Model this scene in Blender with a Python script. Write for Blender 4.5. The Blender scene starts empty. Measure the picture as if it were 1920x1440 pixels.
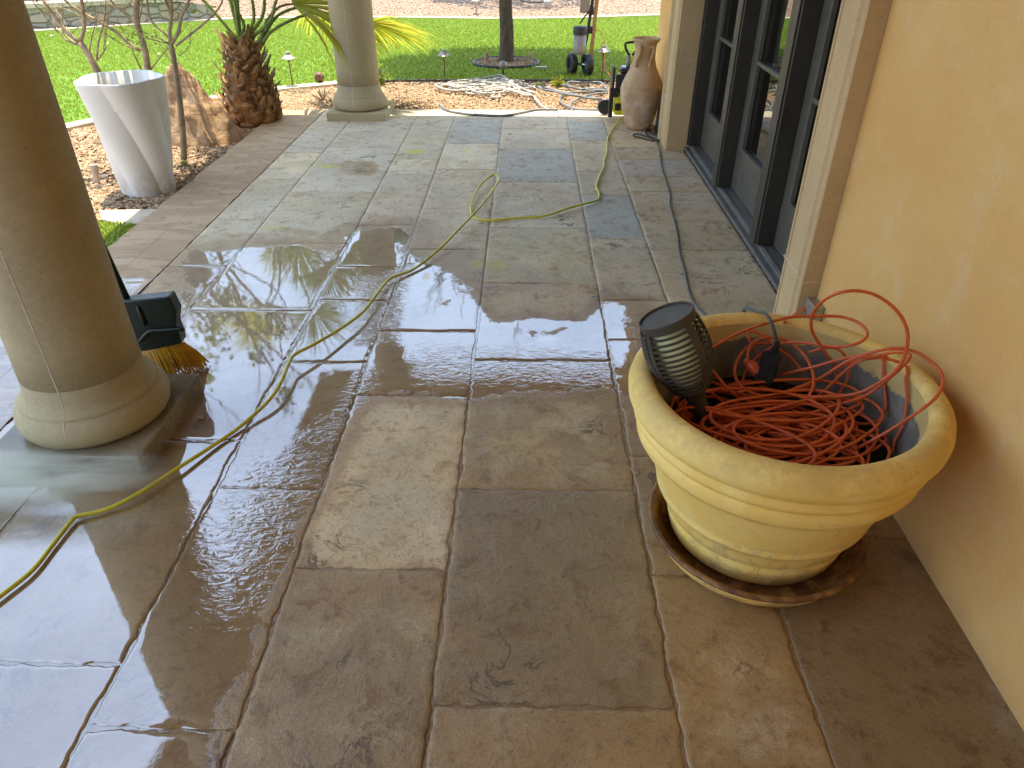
import bpy, bmesh, math, random
import numpy as np
from mathutils import Vector, Matrix, noise as mn
rad = math.radians
S = bpy.context.scene
COL = S.collection
rng = random.Random(7)
npr = np.random.RandomState(11)

# ------------------------------------------------------------ camera
FPX, CX, CY, H = 1359.0, 960.0, 720.0, 1.5
PITCH = math.atan(888 / FPX)
YAW = math.atan(30 / math.hypot(FPX, 888))
cd = bpy.data.cameras.new('camera')
cam = bpy.data.objects.new('camera', cd)
COL.objects.link(cam)
cam.location = (0, 0, H)
cam.rotation_euler = (math.pi / 2 - PITCH, 0, YAW)
cd.sensor_width = 36
cd.lens = FPX / 1920 * 36
cd.clip_start = 0.02
cd.clip_end = 500
S.camera = cam

# ------------------------------------------------------------ world, sun, exposure
SUN_EL, SUN_AZ = 77, -8            # azimuth from +Y towards +X
w = bpy.data.worlds.new('World')
S.world = w
w.use_nodes = True
nt = w.node_tree
sky = nt.nodes.new('ShaderNodeTexSky')
sky.sky_type = 'NISHITA'
sky.sun_disc = False
sky.sun_elevation = rad(SUN_EL)
sky.sun_rotation = rad(SUN_AZ)
sky.air_density = 1.6
sky.dust_density = 1.0
bg = nt.nodes['Background']
bg.inputs[1].default_value = 0.15
wtc = nt.nodes.new('ShaderNodeTexCoord')
wmap = nt.nodes.new('ShaderNodeMapping'); wmap.inputs['Scale'].default_value = (1, 1, 2.6)
nt.links.new(wtc.outputs['Generated'], wmap.inputs[0])
wn = nt.nodes.new('ShaderNodeTexNoise'); wn.inputs['Scale'].default_value = 2.2; wn.inputs['Detail'].default_value = 7; wn.inputs['Roughness'].default_value = .55; wn.inputs['Distortion'].default_value = .4
nt.links.new(wmap.outputs[0], wn.inputs['Vector'])
wr = nt.nodes.new('ShaderNodeMapRange'); wr.interpolation_type = 'SMOOTHSTEP'
for k_, v_ in (('From Min', .38), ('From Max', .68), ('To Min', .25), ('To Max', .85)): wr.inputs[k_].default_value = v_
nt.links.new(wn.outputs[0], wr.inputs['Value'])
wm_ = nt.nodes.new('ShaderNodeMix'); wm_.data_type = 'RGBA'; wm_.inputs[7].default_value = (6.3, 7.9, 10.9, 1)   # thin cloud
nt.links.new(wr.outputs[0], wm_.inputs[0]); nt.links.new(sky.outputs[0], wm_.inputs[6])
nt.links.new(wm_.outputs[2], bg.inputs[0])
sl = bpy.data.lights.new('sun', 'SUN')
sl.energy = 5.0
sl.angle = rad(0.5)
sl.color = (1.0, 0.90, 0.72)
so = bpy.data.objects.new('sun', sl)
COL.objects.link(so)
sd = Vector((math.sin(rad(SUN_AZ)) * math.cos(rad(SUN_EL)), math.cos(rad(SUN_AZ)) * math.cos(rad(SUN_EL)), math.sin(rad(SUN_EL))))
so.rotation_euler = sd.to_track_quat('Z', 'Y').to_euler()
so.location = (0, 3, 12)
S.view_settings.view_transform = 'Standard'
S.view_settings.look = 'None'
S.view_settings.gamma = 1
S.view_settings.exposure = 1.32
try:
    S.cycles.max_bounces = 10
    S.cycles.diffuse_bounces = 5
    S.cycles.glossy_bounces = 4
    S.cycles.transparent_max_bounces = 16
    S.cycles.sample_clamp_indirect = 8
    S.cycles.volume_bounces = 3
except Exception:
    pass

# ------------------------------------------------------------ measured points of the place
_cp, _sp = math.cos(PITCH), math.sin(PITCH)
_F = Vector((-math.sin(YAW) * _cp, math.cos(YAW) * _cp, -_sp))
_R = Vector((math.cos(YAW), math.sin(YAW), 0))
_U = _R.cross(_F)
def ray(px, py): return _R * ((px - CX) / FPX) + _U * ((CY - py) / FPX) + _F
def G(px, py, z=0.0):
    d = ray(px, py); return Vector((0, 0, H)) + d * ((z - H) / d.z)
def PY(px, py, Y):
    d = ray(px, py); return Vector((0, 0, H)) + d * (Y / d.y)
def PX(px, py, X):
    d = ray(px, py); return Vector((0, 0, H)) + d * (X / d.x)

# ------------------------------------------------------------ object helpers
def obj(name, verts, faces, m=None, parent=None, smooth=False, mats=None, fm=None):
    me = bpy.data.meshes.new(name)
    me.from_pydata([tuple(v) for v in verts] if not isinstance(verts, np.ndarray) else verts.tolist(), [], faces if not isinstance(faces, np.ndarray) else faces.tolist())
    if m: me.materials.append(m)
    if smooth: me.polygons.foreach_set('use_smooth', [True] * len(me.polygons))
    me.update()
    o = bpy.data.objects.new(name, me)
    COL.objects.link(o)
    if parent: o.parent = parent
    return o
def thing(name, label, cat, loc=(0, 0, 0), group=None):
    o = bpy.data.objects.new(name, None); COL.objects.link(o)
    o.location = loc; o['label'] = label; o['category'] = cat
    o.empty_display_size = 0.05
    if group: o['group'] = group
    return o
def tag(o, label, cat, group=None, kind=None):
    o['label'] = label; o['category'] = cat
    if group: o['group'] = group
    if kind: o['kind'] = kind
    return o
def struct(o, label=None):
    o['kind'] = 'structure'
    if label: o['label'] = label
    return o

class MB:
    """collects shapes in one mesh"""
    def __init__(s): s.v = []; s.f = []
    def add(s, v, f):
        n = len(s.v); s.v += [Vector(p) for p in v]; s.f += [tuple(i + n for i in q) for q in f]; return s
    def box(s, a, b, bev=0.0):
        x0, y0, z0 = a; x1, y1, z1 = b
        if bev <= 0:
            v = [(x0,y0,z0),(x1,y0,z0),(x1,y1,z0),(x0,y1,z0),(x0,y0,z1),(x1,y0,z1),(x1,y1,z1),(x0,y1,z1)]
            return s.add(v, [(0,3,2,1),(4,5,6,7),(0,1,5,4),(1,2,6,5),(2,3,7,6),(3,0,4,7)])
        bm = bmesh.new(); bmesh.ops.create_cube(bm, size=1)
        for q in bm.verts: q.co = Vector(((x0+x1)/2+q.co.x*(x1-x0), (y0+y1)/2+q.co.y*(y1-y0), (z0+z1)/2+q.co.z*(z1-z0)))
        bmesh.ops.bevel(bm, geom=bm.edges[:], offset=bev, segments=2, affect='EDGES', profile=0.5)
        bm.verts.ensure_lookup_table()
        v = [q.co.copy() for q in bm.verts]; f = [tuple(x.index for x in q.verts) for q in bm.faces]; bm.free()
        return s.add(v, f)
    def lathe(s, prof, n=48, c=(0,0,0), M=None, cap=True, arc=None):
        v = []; f = []
        for (r, z) in prof:
            for i in range(n):
                a = 2*math.pi*i/n
                p = Vector((r*math.cos(a), r*math.sin(a), z))
                v.append((M @ p if M else p) + Vector(c))
        for k in range(len(prof)-1):
            for i in range(n):
                j = (i+1) % n
                f.append((k*n+i, k*n+j, (k+1)*n+j, (k+1)*n+i))
        if cap:
            if prof[0][0] > 1e-5: f.append(tuple(reversed(range(n))))
            if prof[-1][0] > 1e-5: f.append(tuple((len(prof)-1)*n+i for i in range(n)))
        return s.add(v, f)
    def tube(s, pts, r, n=8, cap=True):
        pts = [Vector(p) for p in pts]; m = len(pts)
        rr = r if isinstance(r, (list, tuple)) else [r]*m
        v = []; f = []
        t0 = (pts[1]-pts[0]).normalized()
        up = Vector((0,0,1)) if abs(t0.z) < .9 else Vector((1,0,0))
        a = t0.cross(up).normalized()
        for i in range(m):
            t = (pts[min(i+1,m-1)]-pts[max(i-1,0)])
            if t.length < 1e-9: t = t0
            t.normalize()
            a = (a - t*a.dot(t))
            a = a.normalized() if a.length > 1e-6 else t.orthogonal().normalized()
            b = t.cross(a)
            for k in range(n):
                th = 2*math.pi*k/n
                v.append(pts[i] + (a*math.cos(th)+b*math.sin(th))*rr[i])
        for i in range(m-1):
            for k in range(n):
                l = (k+1) % n
                f.append((i*n+k, i*n+l, (i+1)*n+l, (i+1)*n+k))
        if cap:
            f.append(tuple(reversed(range(n)))); f.append(tuple((m-1)*n+k for k in range(n)))
        return s.add(v, f)
    def sphere(s, c, r, n=16, k=10, sc=(1,1,1)):
        v = [Vector(c)+Vector((0,0,-r*sc[2]))]; f = []
        for i in range(1, k):
            ph = math.pi*i/k - math.pi/2
            for j in range(n):
                a = 2*math.pi*j/n
                v.append(Vector(c)+Vector((r*math.cos(ph)*math.cos(a)*sc[0], r*math.cos(ph)*math.sin(a)*sc[1], r*math.sin(ph)*sc[2])))
        v.append(Vector(c)+Vector((0,0,r*sc[2])))
        for j in range(n): f.append((0, 1+(j+1)%n, 1+j))
        for i in range(k-2):
            for j in range(n):
                a0 = 1+i*n; a1 = a0+n
                f.append((a0+j, a0+(j+1)%n, a1+(j+1)%n, a1+j))
        L = len(v)-1; a0 = 1+(k-2)*n
        for j in range(n): f.append((a0+j, a0+(j+1)%n, L))
        return s.add(v, f)
    def build(s, name, m, parent=None, smooth=False, auto=None):
        off = Vector((0,0,0))
        if parent is not None and parent.type == 'EMPTY': off = Vector(parent.location)
        o = obj(name, [p-off for p in s.v], s.f, m, parent, smooth or auto is not None)
        if auto is not None:
            try: o.data.set_sharp_from_angle(angle=rad(auto))
            except Exception: pass
        return o

def spline(pts, step=0.02, closed=False):
    P = [Vector(p) for p in pts]; out = []
    n = len(P)
    rngi = range(n) if closed else range(n-1)
    for i in rngi:
        p1 = P[i]; p2 = P[(i+1) % n]
        p0 = P[i-1] if (i > 0 or closed) else p1*2-p2
        p3 = P[(i+2) % n] if (i+2 < n or closed) else p2*2-p1
        k = max(2, int((p2-p1).length/step))
        for j in range(k):
            t = j/k
            out.append(0.5*((2*p1)+(p2-p0)*t+(2*p0-5*p1+4*p2-p3)*t*t+(-p0+3*p1-3*p2+p3)*t**3))
    out.append(P[0].copy() if closed else P[-1].copy())
    return out

# ------------------------------------------------------------ materials
class NT:
    def __init__(s, name):
        s.m = bpy.data.materials.new(name); s.m.use_nodes = True
        s.t = s.m.node_tree; s.b = s.t.nodes['Principled BSDF']
        tc = s.t.nodes.new('ShaderNodeTexCoord'); s.co = tc.outputs['Object']
        s.out = s.t.nodes['Material Output']
    def N(s, ty, **kw):
        n = s.t.nodes.new(ty)
        for k, v in kw.items(): setattr(n, k, v)
        return n
    def L(s, a, b): s.t.links.new(a, b)
    def setv(s, sock, v):
        if isinstance(v, bpy.types.NodeSocket): s.L(v, sock)
        elif isinstance(v, (tuple, list)) and len(v) == 3 and sock.type == 'RGBA': sock.default_value = (*v, 1)
        else: sock.default_value = v
    def noise(s, scale, detail=4, rough=.55, dist=0, vec=None, out=0):
        n = s.N('ShaderNodeTexNoise'); n.inputs['Scale'].default_value = scale
        n.inputs['Detail'].default_value = detail; n.inputs['Roughness'].default_value = rough
        n.inputs['Distortion'].default_value = dist
        s.L(vec or s.co, n.inputs['Vector']); return n.outputs[out]
    def vor(s, scale, feature='F1', vec=None, out='Distance', rnd=1.0):
        n = s.N('ShaderNodeTexVoronoi', feature=feature); n.inputs['Scale'].default_value = scale
        n.inputs['Randomness'].default_value = rnd
        s.L(vec or s.co, n.inputs['Vector']); return n.outputs[out]
    def ramp(s, v, stops):
        n = s.N('ShaderNodeValToRGB'); e = n.color_ramp.elements
        while len(e) > 1: e.remove(e[-1])
        e[0].position = stops[0][0]; c = stops[0][1]; e[0].color = (*c, 1) if isinstance(c, tuple) else (c, c, c, 1)
        for p, c in stops[1:]:
            q = e.new(p); q.color = (*c, 1) if isinstance(c, tuple) else (c, c, c, 1)
        s.L(v, n.inputs[0]); return n.outputs[0]
    def math(s, op, a, b=0.0, c=0.0, clamp=False):
        n = s.N('ShaderNodeMath', operation=op); n.use_clamp = clamp
        s.setv(n.inputs[0], a); s.setv(n.inputs[1], b)
        if op in ('MULTIPLY_ADD', 'SMOOTH_MIN'): s.setv(n.inputs[2], c)
        return n.outputs[0]
    def ss(s, v, a, b):
        n = s.N('ShaderNodeMapRange'); n.interpolation_type = 'SMOOTHSTEP'
        s.L(v, n.inputs['Value']); n.inputs['From Min'].default_value = a; n.inputs['From Max'].default_value = b
        return n.outputs['Result']
    def rng(s, v, a, b, c, d):
        n = s.N('ShaderNodeMapRange'); s.L(v, n.inputs['Value'])
        for k, x in zip(('From Min', 'From Max', 'To Min', 'To Max'), (a, b, c, d)): n.inputs[k].default_value = x
        return n.outputs['Result']
    def mix(s, f, a, b, mode='MIX'):
        n = s.N('ShaderNodeMix', data_type='RGBA', blend_type=mode)
        s.setv(n.inputs[0], f); s.setv(n.inputs[6], a); s.setv(n.inputs[7], b); return n.outputs[2]
    def fmix(s, f, a, b):
        n = s.N('ShaderNodeMix', data_type='FLOAT')
        s.setv(n.inputs[0], f); s.setv(n.inputs[2], a); s.setv(n.inputs[3], b); return n.outputs[0]
    def attr(s, name, out='Fac'):
        n = s.N('ShaderNodeAttribute'); n.attribute_name = name; return n.outputs[out]
    def bump(s, h, strength=.3, dist=.01, norm=None):
        n = s.N('ShaderNodeBump'); s.setv(n.inputs['Strength'], strength); n.inputs['Distance'].default_value = dist
        s.L(h, n.inputs['Height'])
        if norm: s.L(norm, n.inputs['Normal'])
        return n.outputs[0]
    def P(s, **kw):
        for k, v in kw.items(): s.setv(s.b.inputs[k.replace('_', ' ')], v)
        return s

def simple(name, col, rough=.6, var=.15, scale=8, bump=.2, bdist=.004, bscale=None, metal=0, detail=6, col2=None, spec=.5, coat=0):
    t = NT(name)
    n = t.noise(scale, detail, .6)
    c2 = col2 or tuple(c*(1-2*var) for c in col)
    c1 = tuple(min(1, c*(1+var)) for c in col) if not col2 else col
    t.P(Base_Color=t.ramp(n, [(.3, c2), (.7, c1)]), Metallic=metal, Specular_IOR_Level=spec, Coat_Weight=coat)
    t.P(Roughness=t.rng(t.noise(scale*2.3, 3), .3, .7, max(.02, rough-.08), min(1, rough+.08)))
    if bump > 0: t.P(Normal=t.bump(t.noise(bscale or scale*6, 5, .6), bump, bdist))
    return t.m

def stone_cast(name, col, dark=.7):
    t = NT(name)
    big = t.noise(2.2, 5, .6); fine = t.noise(60, 4, .7); pits = t.vor(95)
    c = t.mix(t.ss(big, .35, .7), tuple(x*dark for x in col), col)
    c = t.mix(t.math('MULTIPLY', t.ss(t.noise(9, 6, .65, .6), .55, .75), .35), c, tuple(x*.62 for x in col))
    c = t.mix(t.math('MULTIPLY', t.ss(fine, .3, .75), .35), c, tuple(min(1, x*1.25) for x in col))
    pit = t.math('MULTIPLY', t.ss(pits, .20, .08), t.ss(t.noise(14, 3), .46, .58))
    c = t.mix(t.math('MULTIPLY', pit, .6), c, tuple(x*.35 for x in col))
    hgt = t.math('SUBTRACT', t.math('MULTIPLY', fine, .35), pit)
    t.P(Base_Color=c, Roughness=.82, Normal=t.bump(hgt, .35, .004), Specular_IOR_Level=.3)
    return t.m
M_col = stone_cast('cast_stone_column', (.45, .375, .22), .80)
M_trim = stone_cast('cast_stone_surround', (.54, .385, .195), .86)
M_colwet = simple('wet_cast_stone', (.24, .195, .115), .25, .25, 6, .3, .004)
M_joint = simple('mortar_joint', (.60, .52, .40), .9, .1, 30)

def m_stucco():
    t = NT('stucco')
    a = t.noise(1.3, 5, .6, .4); b = t.noise(38, 5, .7); st = t.noise(5, 5, .6, 1.0)
    c = t.mix(t.ss(a, .3, .7), (.67, .39, .13), (.75, .485, .18))
    c = t.mix(t.math('MULTIPLY', t.ss(st, .5, .72), .35), c, (.72, .54, .30))
    c = t.mix(t.math('MULTIPLY', t.ss(b, .55, .8), .25), c, (.42, .26, .12))
    h = t.math('ADD', t.math('MULTIPLY', b, .6), t.math('MULTIPLY', t.noise(9, 4), 1.2))
    g2 = t.noise(150, 3, .75)
    c = t.mix(t.math('MULTIPLY', t.ss(g2, .5, .72), .28), c, (.36, .22, .09))
    sp = t.N('ShaderNodeSeparateXYZ'); t.L(t.co, sp.inputs[0])
    low_band = t.ss(t.math('ADD', sp.outputs[2], t.math('MULTIPLY', t.noise(7, 6, .7), .16)), .17, .05)
    c = t.mix(t.math('MULTIPLY', low_band, .35), c, (.30, .21, .11))  # stucco colour goes darker in an uneven band towards the floor
    h = t.math('ADD', h, t.math('MULTIPLY', g2, .45))
    t.P(Base_Color=c, Roughness=.9, Normal=t.bump(h, .7, .006), Specular_IOR_Level=.2)
    return t.m
M_stucco = m_stucco()

def m_floor():
    t = NT('flagstone')
    so_ = t.attr('stone'); tint = t.attr('tint', 'Color'); wet0 = t.attr('wet'); rip = t.attr('ripple'); moss = t.attr('moss'); spot = t.attr('spot')
    cmb = t.N('ShaderNodeCombineXYZ'); t.L(t.math('MULTIPLY', so_, 37.0), cmb.inputs[0]); t.L(t.math('MULTIPLY', so_, 91.0), cmb.inputs[1]); t.L(t.math('MULTIPLY', so_, 13.0), cmb.inputs[2])
    va = t.N('ShaderNodeVectorMath', operation='ADD'); t.L(t.co, va.inputs[0]); t.L(cmb.outputs[0], va.inputs[1]); q = va.outputs[0]
    big = t.noise(2.6, 6, .62, .5, q); mid = t.noise(13, 9, .72, .45, q); fine = t.noise(55, 5, .7, 0, q); grain = t.noise(230, 3, .7, 0, q)
    c = t.mix(t.ss(big, .34, .66), tint, t.mix(.5, tint, (.44, .33, .19)))
    c = t.mix(t.math('MULTIPLY', t.ss(t.noise(2.1, 5, .6, .6, q), .58, .42), .35), c, t.mix(.6, tint, (.62, .60, .52)))
    c = t.mix(t.math('MULTIPLY', t.ss(t.noise(1.9, 4, .55, .3, q, 0), .47, .6), t.math('MULTIPLY', spot, .75)), c, t.mix(.65, tint, (.27, .29, .24)))
    c = t.mix(t.math('MULTIPLY', t.ss(mid, .51, .66), .75), c, t.mix(1.0, tint, (.55, .45, .36), 'MULTIPLY'))
    c = t.mix(t.math('MULTIPLY', t.ss(mid, .47, .28), .45), c, t.mix(.45, tint, (.72, .66, .55)))
    c = t.mix(t.math('MULTIPLY', t.ss(fine, .50, .70), .55), c, t.mix(1.0, c, (.5, .44, .38), 'MULTIPLY'))
    c = t.mix(t.math('MULTIPLY', t.ss(grain, .46, .66), .55), c, t.mix(1.0, c, (.55, .5, .45), 'MULTIPLY'))
    pit = t.math('MULTIPLY', t.ss(t.vor(105, 'F1', q), .26, .12), t.ss(t.noise(8, 5, .6, 0, q), .48, .60))
    c = t.mix(t.math('MULTIPLY', pit, .55), c, t.mix(1.0, c, (.34, .27, .2), 'MULTIPLY'))
    # thin dark rusty marks
    veins = t.math('MULTIPLY', t.ss(t.math('ABSOLUTE', t.math('SUBTRACT', t.noise(6, 5, .6, 1.6, q), .5)),   .030, .006), t.ss(t.noise(3.1, 3, .5, 0, q), .55, .68))
    c = t.mix(t.math('MULTIPLY', veins, .8), c, (.11, .065, .035))
    # powder stains
    mm = t.math('MULTIPLY', t.ss(t.math('ADD', moss, t.math('MULTIPLY', t.math('SUBTRACT', t.noise(34, 5, .75), .5), 2.2)), .30, .75), .85)
    c = t.mix(mm, c, (.60, .58, .07))
    # wetness
    wn = t.math('ADD', wet0, t.math('MULTIPLY', t.math('SUBTRACT', t.noise(6, 7, .66, .5), .5), .75))
    damp = t.ss(wn, .10, .42)
    film = t.ss(t.math('ADD', wn, t.math('MULTIPLY', t.math('SUBTRACT', t.noise(60, 3, .6), .5), .14)), .58, .66)
    wetc = t.mix(1.0, c, (.62, .49, .33), 'MULTIPLY')
    c = t.mix(damp, c, wetc); c = t.mix(t.math('MULTIPLY', film, .36), c, (.085, .048, .02))
    rough = t.fmix(damp, .86, t.rng(mid, .3, .7, .38, .58))
    hgt = t.math('ADD', t.math('MULTIPLY', mid, 1.0), t.math('ADD', t.math('MULTIPLY', fine, .5), t.math('MULTIPLY', grain, .22)))
    bstr = t.fmix(film, .75, .25)
    nb = t.bump(hgt, bstr, .006)
    t.P(Base_Color=c, Roughness=rough, Normal=nb, Specular_IOR_Level=.4)
    # water film as a coat of its own level
    mp = t.N('ShaderNodeMapping'); mp.inputs['Scale'].default_value = (1.0, 1.7, 1); mp.inputs['Rotation'].default_value = (0, 0, .5); t.L(t.co, mp.inputs[0])
    rp = t.noise(22, 3, .5, 1.4, mp.outputs[0])
    calm = t.noise(9, 3, .5, .3)
    rh = t.math('ADD', t.math('MULTIPLY', rp, t.math('MULTIPLY', rip, 1.0)), t.math('ADD', t.math('MULTIPLY', calm, .025), t.math('ADD', t.math('MULTIPLY', t.math('SUBTRACT', mid, .5), t.fmix(film, .9, .008)), t.math('MULTIPLY', t.math('SUBTRACT', fine, .5), t.fmix(film, .5, .002)))))
    cn = t.bump(rh, 1.0, .006)
    t.P(Coat_Weight=t.fmix(film, t.math('MULTIPLY', damp, .22), 1.0), Coat_IOR=2.5, Coat_Roughness=t.fmix(film, .34, .0), Coat_Normal=cn)
    return t.m
M_floor = m_floor()

def m_gravel(name, cols, scale=60, bump=.8):
    t = NT(name)
    v = t.N('ShaderNodeTexVoronoi'); v.inputs['Scale'].default_value = scale; t.L(t.co, v.inputs['Vector'])
    sep = t.N('ShaderNodeSeparateColor'); t.L(v.outputs['Color'], sep.inputs[0])
    c = t.ramp(sep.outputs[0], [(i/(len(cols)-1), q) for i, q in enumerate(cols)])
    c = t.mix(t.ss(v.outputs['Distance'], .42, .75), c, (.05, .035, .025))
    c = t.mix(t.math('MULTIPLY', t.ss(t.noise(1.5, 4), .4, .7), .3), c, (.20, .12, .07))
    h = t.math('SUBTRACT', 1.0, v.outputs['Distance'])
    t.P(Base_Color=c, Roughness=.9, Normal=t.bump(h, bump, .02), Specular_IOR_Level=.2)
    return t.m
GC = [(.20, .11, .06), (.36, .22, .12), (.44, .29, .16), (.52, .38, .23), (.33, .24, .15), (.58, .46, .30)]
M_gravel = m_gravel('gravel_ground', GC, 55)
M_gravel_far = m_gravel('far_gravel_ground', [(.19, .11, .075), (.30, .19, .12), (.34, .23, .15), (.40, .30, .21)], 30)
def m_pebble(name, cols):
    t = NT(name)
    a = t.attr('rnd')
    c = t.ramp(a, [(i/(len(cols)-1), q) for i, q in enumerate(cols)])
    c = t.mix(t.math('MULTIPLY', t.noise(150, 3), .4), c, (.12, .07, .045))
    t.P(Base_Color=c, Roughness=.85, Specular_IOR_Level=.25, Normal=t.bump(t.noise(260, 3), .3, .002))
    return t.m
M_pebble = m_pebble('pebble', GC)

def m_lawn():
    t = NT('turf')
    n = t.noise(90, 4, .7); b = t.noise(1.1, 4, .6)
    c = t.ramp(n, [(.3, (.07, .17, .012)), (.7, (.13, .29, .02))])
    c = t.mix(t.math('MULTIPLY', b, .5), c, (.14, .27, .03))
    t.P(Base_Color=c, Roughness=.75, Normal=t.bump(n, .6, .02), Specular_IOR_Level=.2)
    return t.m
M_lawn = m_lawn()
def m_blade():
    t = NT('turf_blades')
    c = t.ramp(t.attr('rnd'), [(0, (.20, .27, .025)), (.5, (.34, .42, .05)), (.85, (.43, .50, .09)), (1, (.52, .52, .17))])
    t.P(Base_Color=c, Roughness=.55, Specular_IOR_Level=.3)
    tr = t.N('ShaderNodeBsdfTranslucent'); t.L(c, tr.inputs[0])
    mx = t.N('ShaderNodeMixShader'); mx.inputs[0].default_value = .3
    t.L(t.b.outputs[0], mx.inputs[1]); t.L(tr.outputs[0], mx.inputs[2]); t.L(mx.outputs[0], t.out.inputs[0])
    return t.m
M_blade = m_blade()
def m_leaf(name, c1, c2, transl=.45):
    t = NT(name)
    c = t.ramp(t.attr('rnd'), [(0, c1), (1, c2)])
    c = t.mix(t.math('MULTIPLY', t.noise(20, 3), .25), c, tuple(x*.5 for x in c1))
    t.P(Base_Color=c, Roughness=.5, Specular_IOR_Level=.4)
    tr = t.N('ShaderNodeBsdfTranslucent'); t.L(c, tr.inputs[0])
    mx = t.N('ShaderNodeMixShader'); mx.inputs[0].default_value = transl
    t.L(t.b.outputs[0], mx.inputs[1]); t.L(tr.outputs[0], mx.inputs[2]); t.L(mx.outputs[0], t.out.inputs[0])
    return t.m
M_palm = m_leaf('palm_leaf', (.30, .36, .025), (.72, .66, .08), .55)
M_leaf = m_leaf('tree_leaf', (.05, .10, .015), (.12, .17, .03), .4)
M_yleaf = m_leaf('yellow_leaf', (.35, .38, .02), (.60, .58, .03), .4)
M_bush = m_leaf('bush_leaf', (.13, .22, .02), (.30, .38, .04), .4)
M_petiole = simple('palm_petiole', (.17, .23, .04), .5, .25, 14)
M_bark = simple('smooth_bark', (.38, .29, .18), .85, .25, 25, .5, .004)
def m_bark2():
    t = NT('rough_bark')
    mp = t.N('ShaderNodeMapping'); mp.inputs['Scale'].default_value = (1, 1, .18); t.L(t.co, mp.inputs[0])
    n = t.noise(55, 6, .65, .6, mp.outputs[0])
    t.P(Base_Color=t.ramp(n, [(.3, (.035, .026, .018)), (.7, (.15, .115, .075))]), Roughness=.9, Normal=t.bump(n, .9, .02))
    return t.m
M_bark2 = m_bark2()
M_boot = simple('palm_boot', (.50, .29, .12), .9, .3, 9, 1.0, .008, bscale=40, col2=(.11, .062, .032))
def m_rock():
    t = NT('boulder_rock')
    mp = t.N('ShaderNodeMapping'); mp.inputs['Rotation'].default_value = (.4, .7, .2); mp.inputs['Scale'].default_value = (1, 1, 3); t.L(t.co, mp.inputs[0])
    a = t.noise(3, 8, .65, .8, mp.outputs[0]); b = t.noise(20, 6, .7)
    c = t.ramp(a, [(.3, (.23, .125, .065)), (.5, (.42, .27, .15)), (.7, (.52, .37, .23))])
    c = t.mix(t.math('MULTIPLY', t.ss(b, .5, .8), .4), c, (.12, .07, .045))
    t.P(Base_Color=c, Roughness=.88, Normal=t.bump(t.math('ADD', a, t.math('MULTIPLY', b, .4)), .8, .02), Specular_IOR_Level=.2)
    return t.m
M_rock = m_rock()
M_curb = simple('concrete_curb', (.50, .42, .28), .85, .12, 12, .3)
M_edge = simple('pale_edging_stone', (.52, .45, .32), .85, .12, 9, .3)
def m_path():
    t = NT('tan_path_stone')
    mp = t.N('ShaderNodeMapping'); mp.inputs['Scale'].default_value = (.55, 1.6, 1); t.L(t.co, mp.inputs[0])
    n = t.noise(4.5, 5, .55, .9, mp.outputs[0]); f = t.noise(70, 4, .7)
    ridges = t.ss(t.math('ABSOLUTE', t.math('SUBTRACT', n, .5)), .02, .0)
    c = t.mix(t.ss(n, .35, .65), (.42, .285, .155), (.52, .375, .225))
    c = t.mix(t.math('MULTIPLY', f, .3), c, (.25, .17, .11))
    c = t.mix(t.math('MULTIPLY', ridges, .5), c, (.17, .11, .06))
    wet0 = t.attr('wet'); wn = t.math('ADD', wet0, t.math('MULTIPLY', t.math('SUBTRACT', t.noise(7, 6, .62), .5), .4)); d = t.ss(wn, .3, .55)
    c = t.mix(d, c, t.mix(1.0, c, (.6, .48, .35), 'MULTIPLY'))
    h = t.math('ADD', t.math('ADD', t.math('MULTIPLY', n, 1.6), t.math('MULTIPLY', f, .12)), t.math('MULTIPLY', ridges, -.25))
    t.P(Base_Color=c, Roughness=t.fmix(d, .85, .35), Normal=t.bump(h, .7, .012), Coat_Weight=d, Coat_Roughness=.05, Coat_IOR=1.7)
    return t.m
M_path = m_path()
M_mortar = simple('patio_mortar', (.30, .235, .165), .8, .2, 20, .4)
def m_white():
    t = NT('white_glazed_planter')
    sp = t.N('ShaderNodeSeparateXYZ'); t.L(t.co, sp.inputs[0])
    d = t.math('MULTIPLY', t.ss(sp.outputs[2], .22, .0), t.ss(t.noise(14, 6, .7), .42, .62))
    c = t.mix(t.math('MULTIPLY', d, .55), (.68, .67, .62), (.42, .30, .20))
    c = t.mix(t.math('MULTIPLY', t.ss(t.noise(5, 5, .6), .5, .7), .15), c, (.5, .47, .40))
    t.P(Base_Color=c, Roughness=.40)
    return t.m
M_white = m_white()
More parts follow.
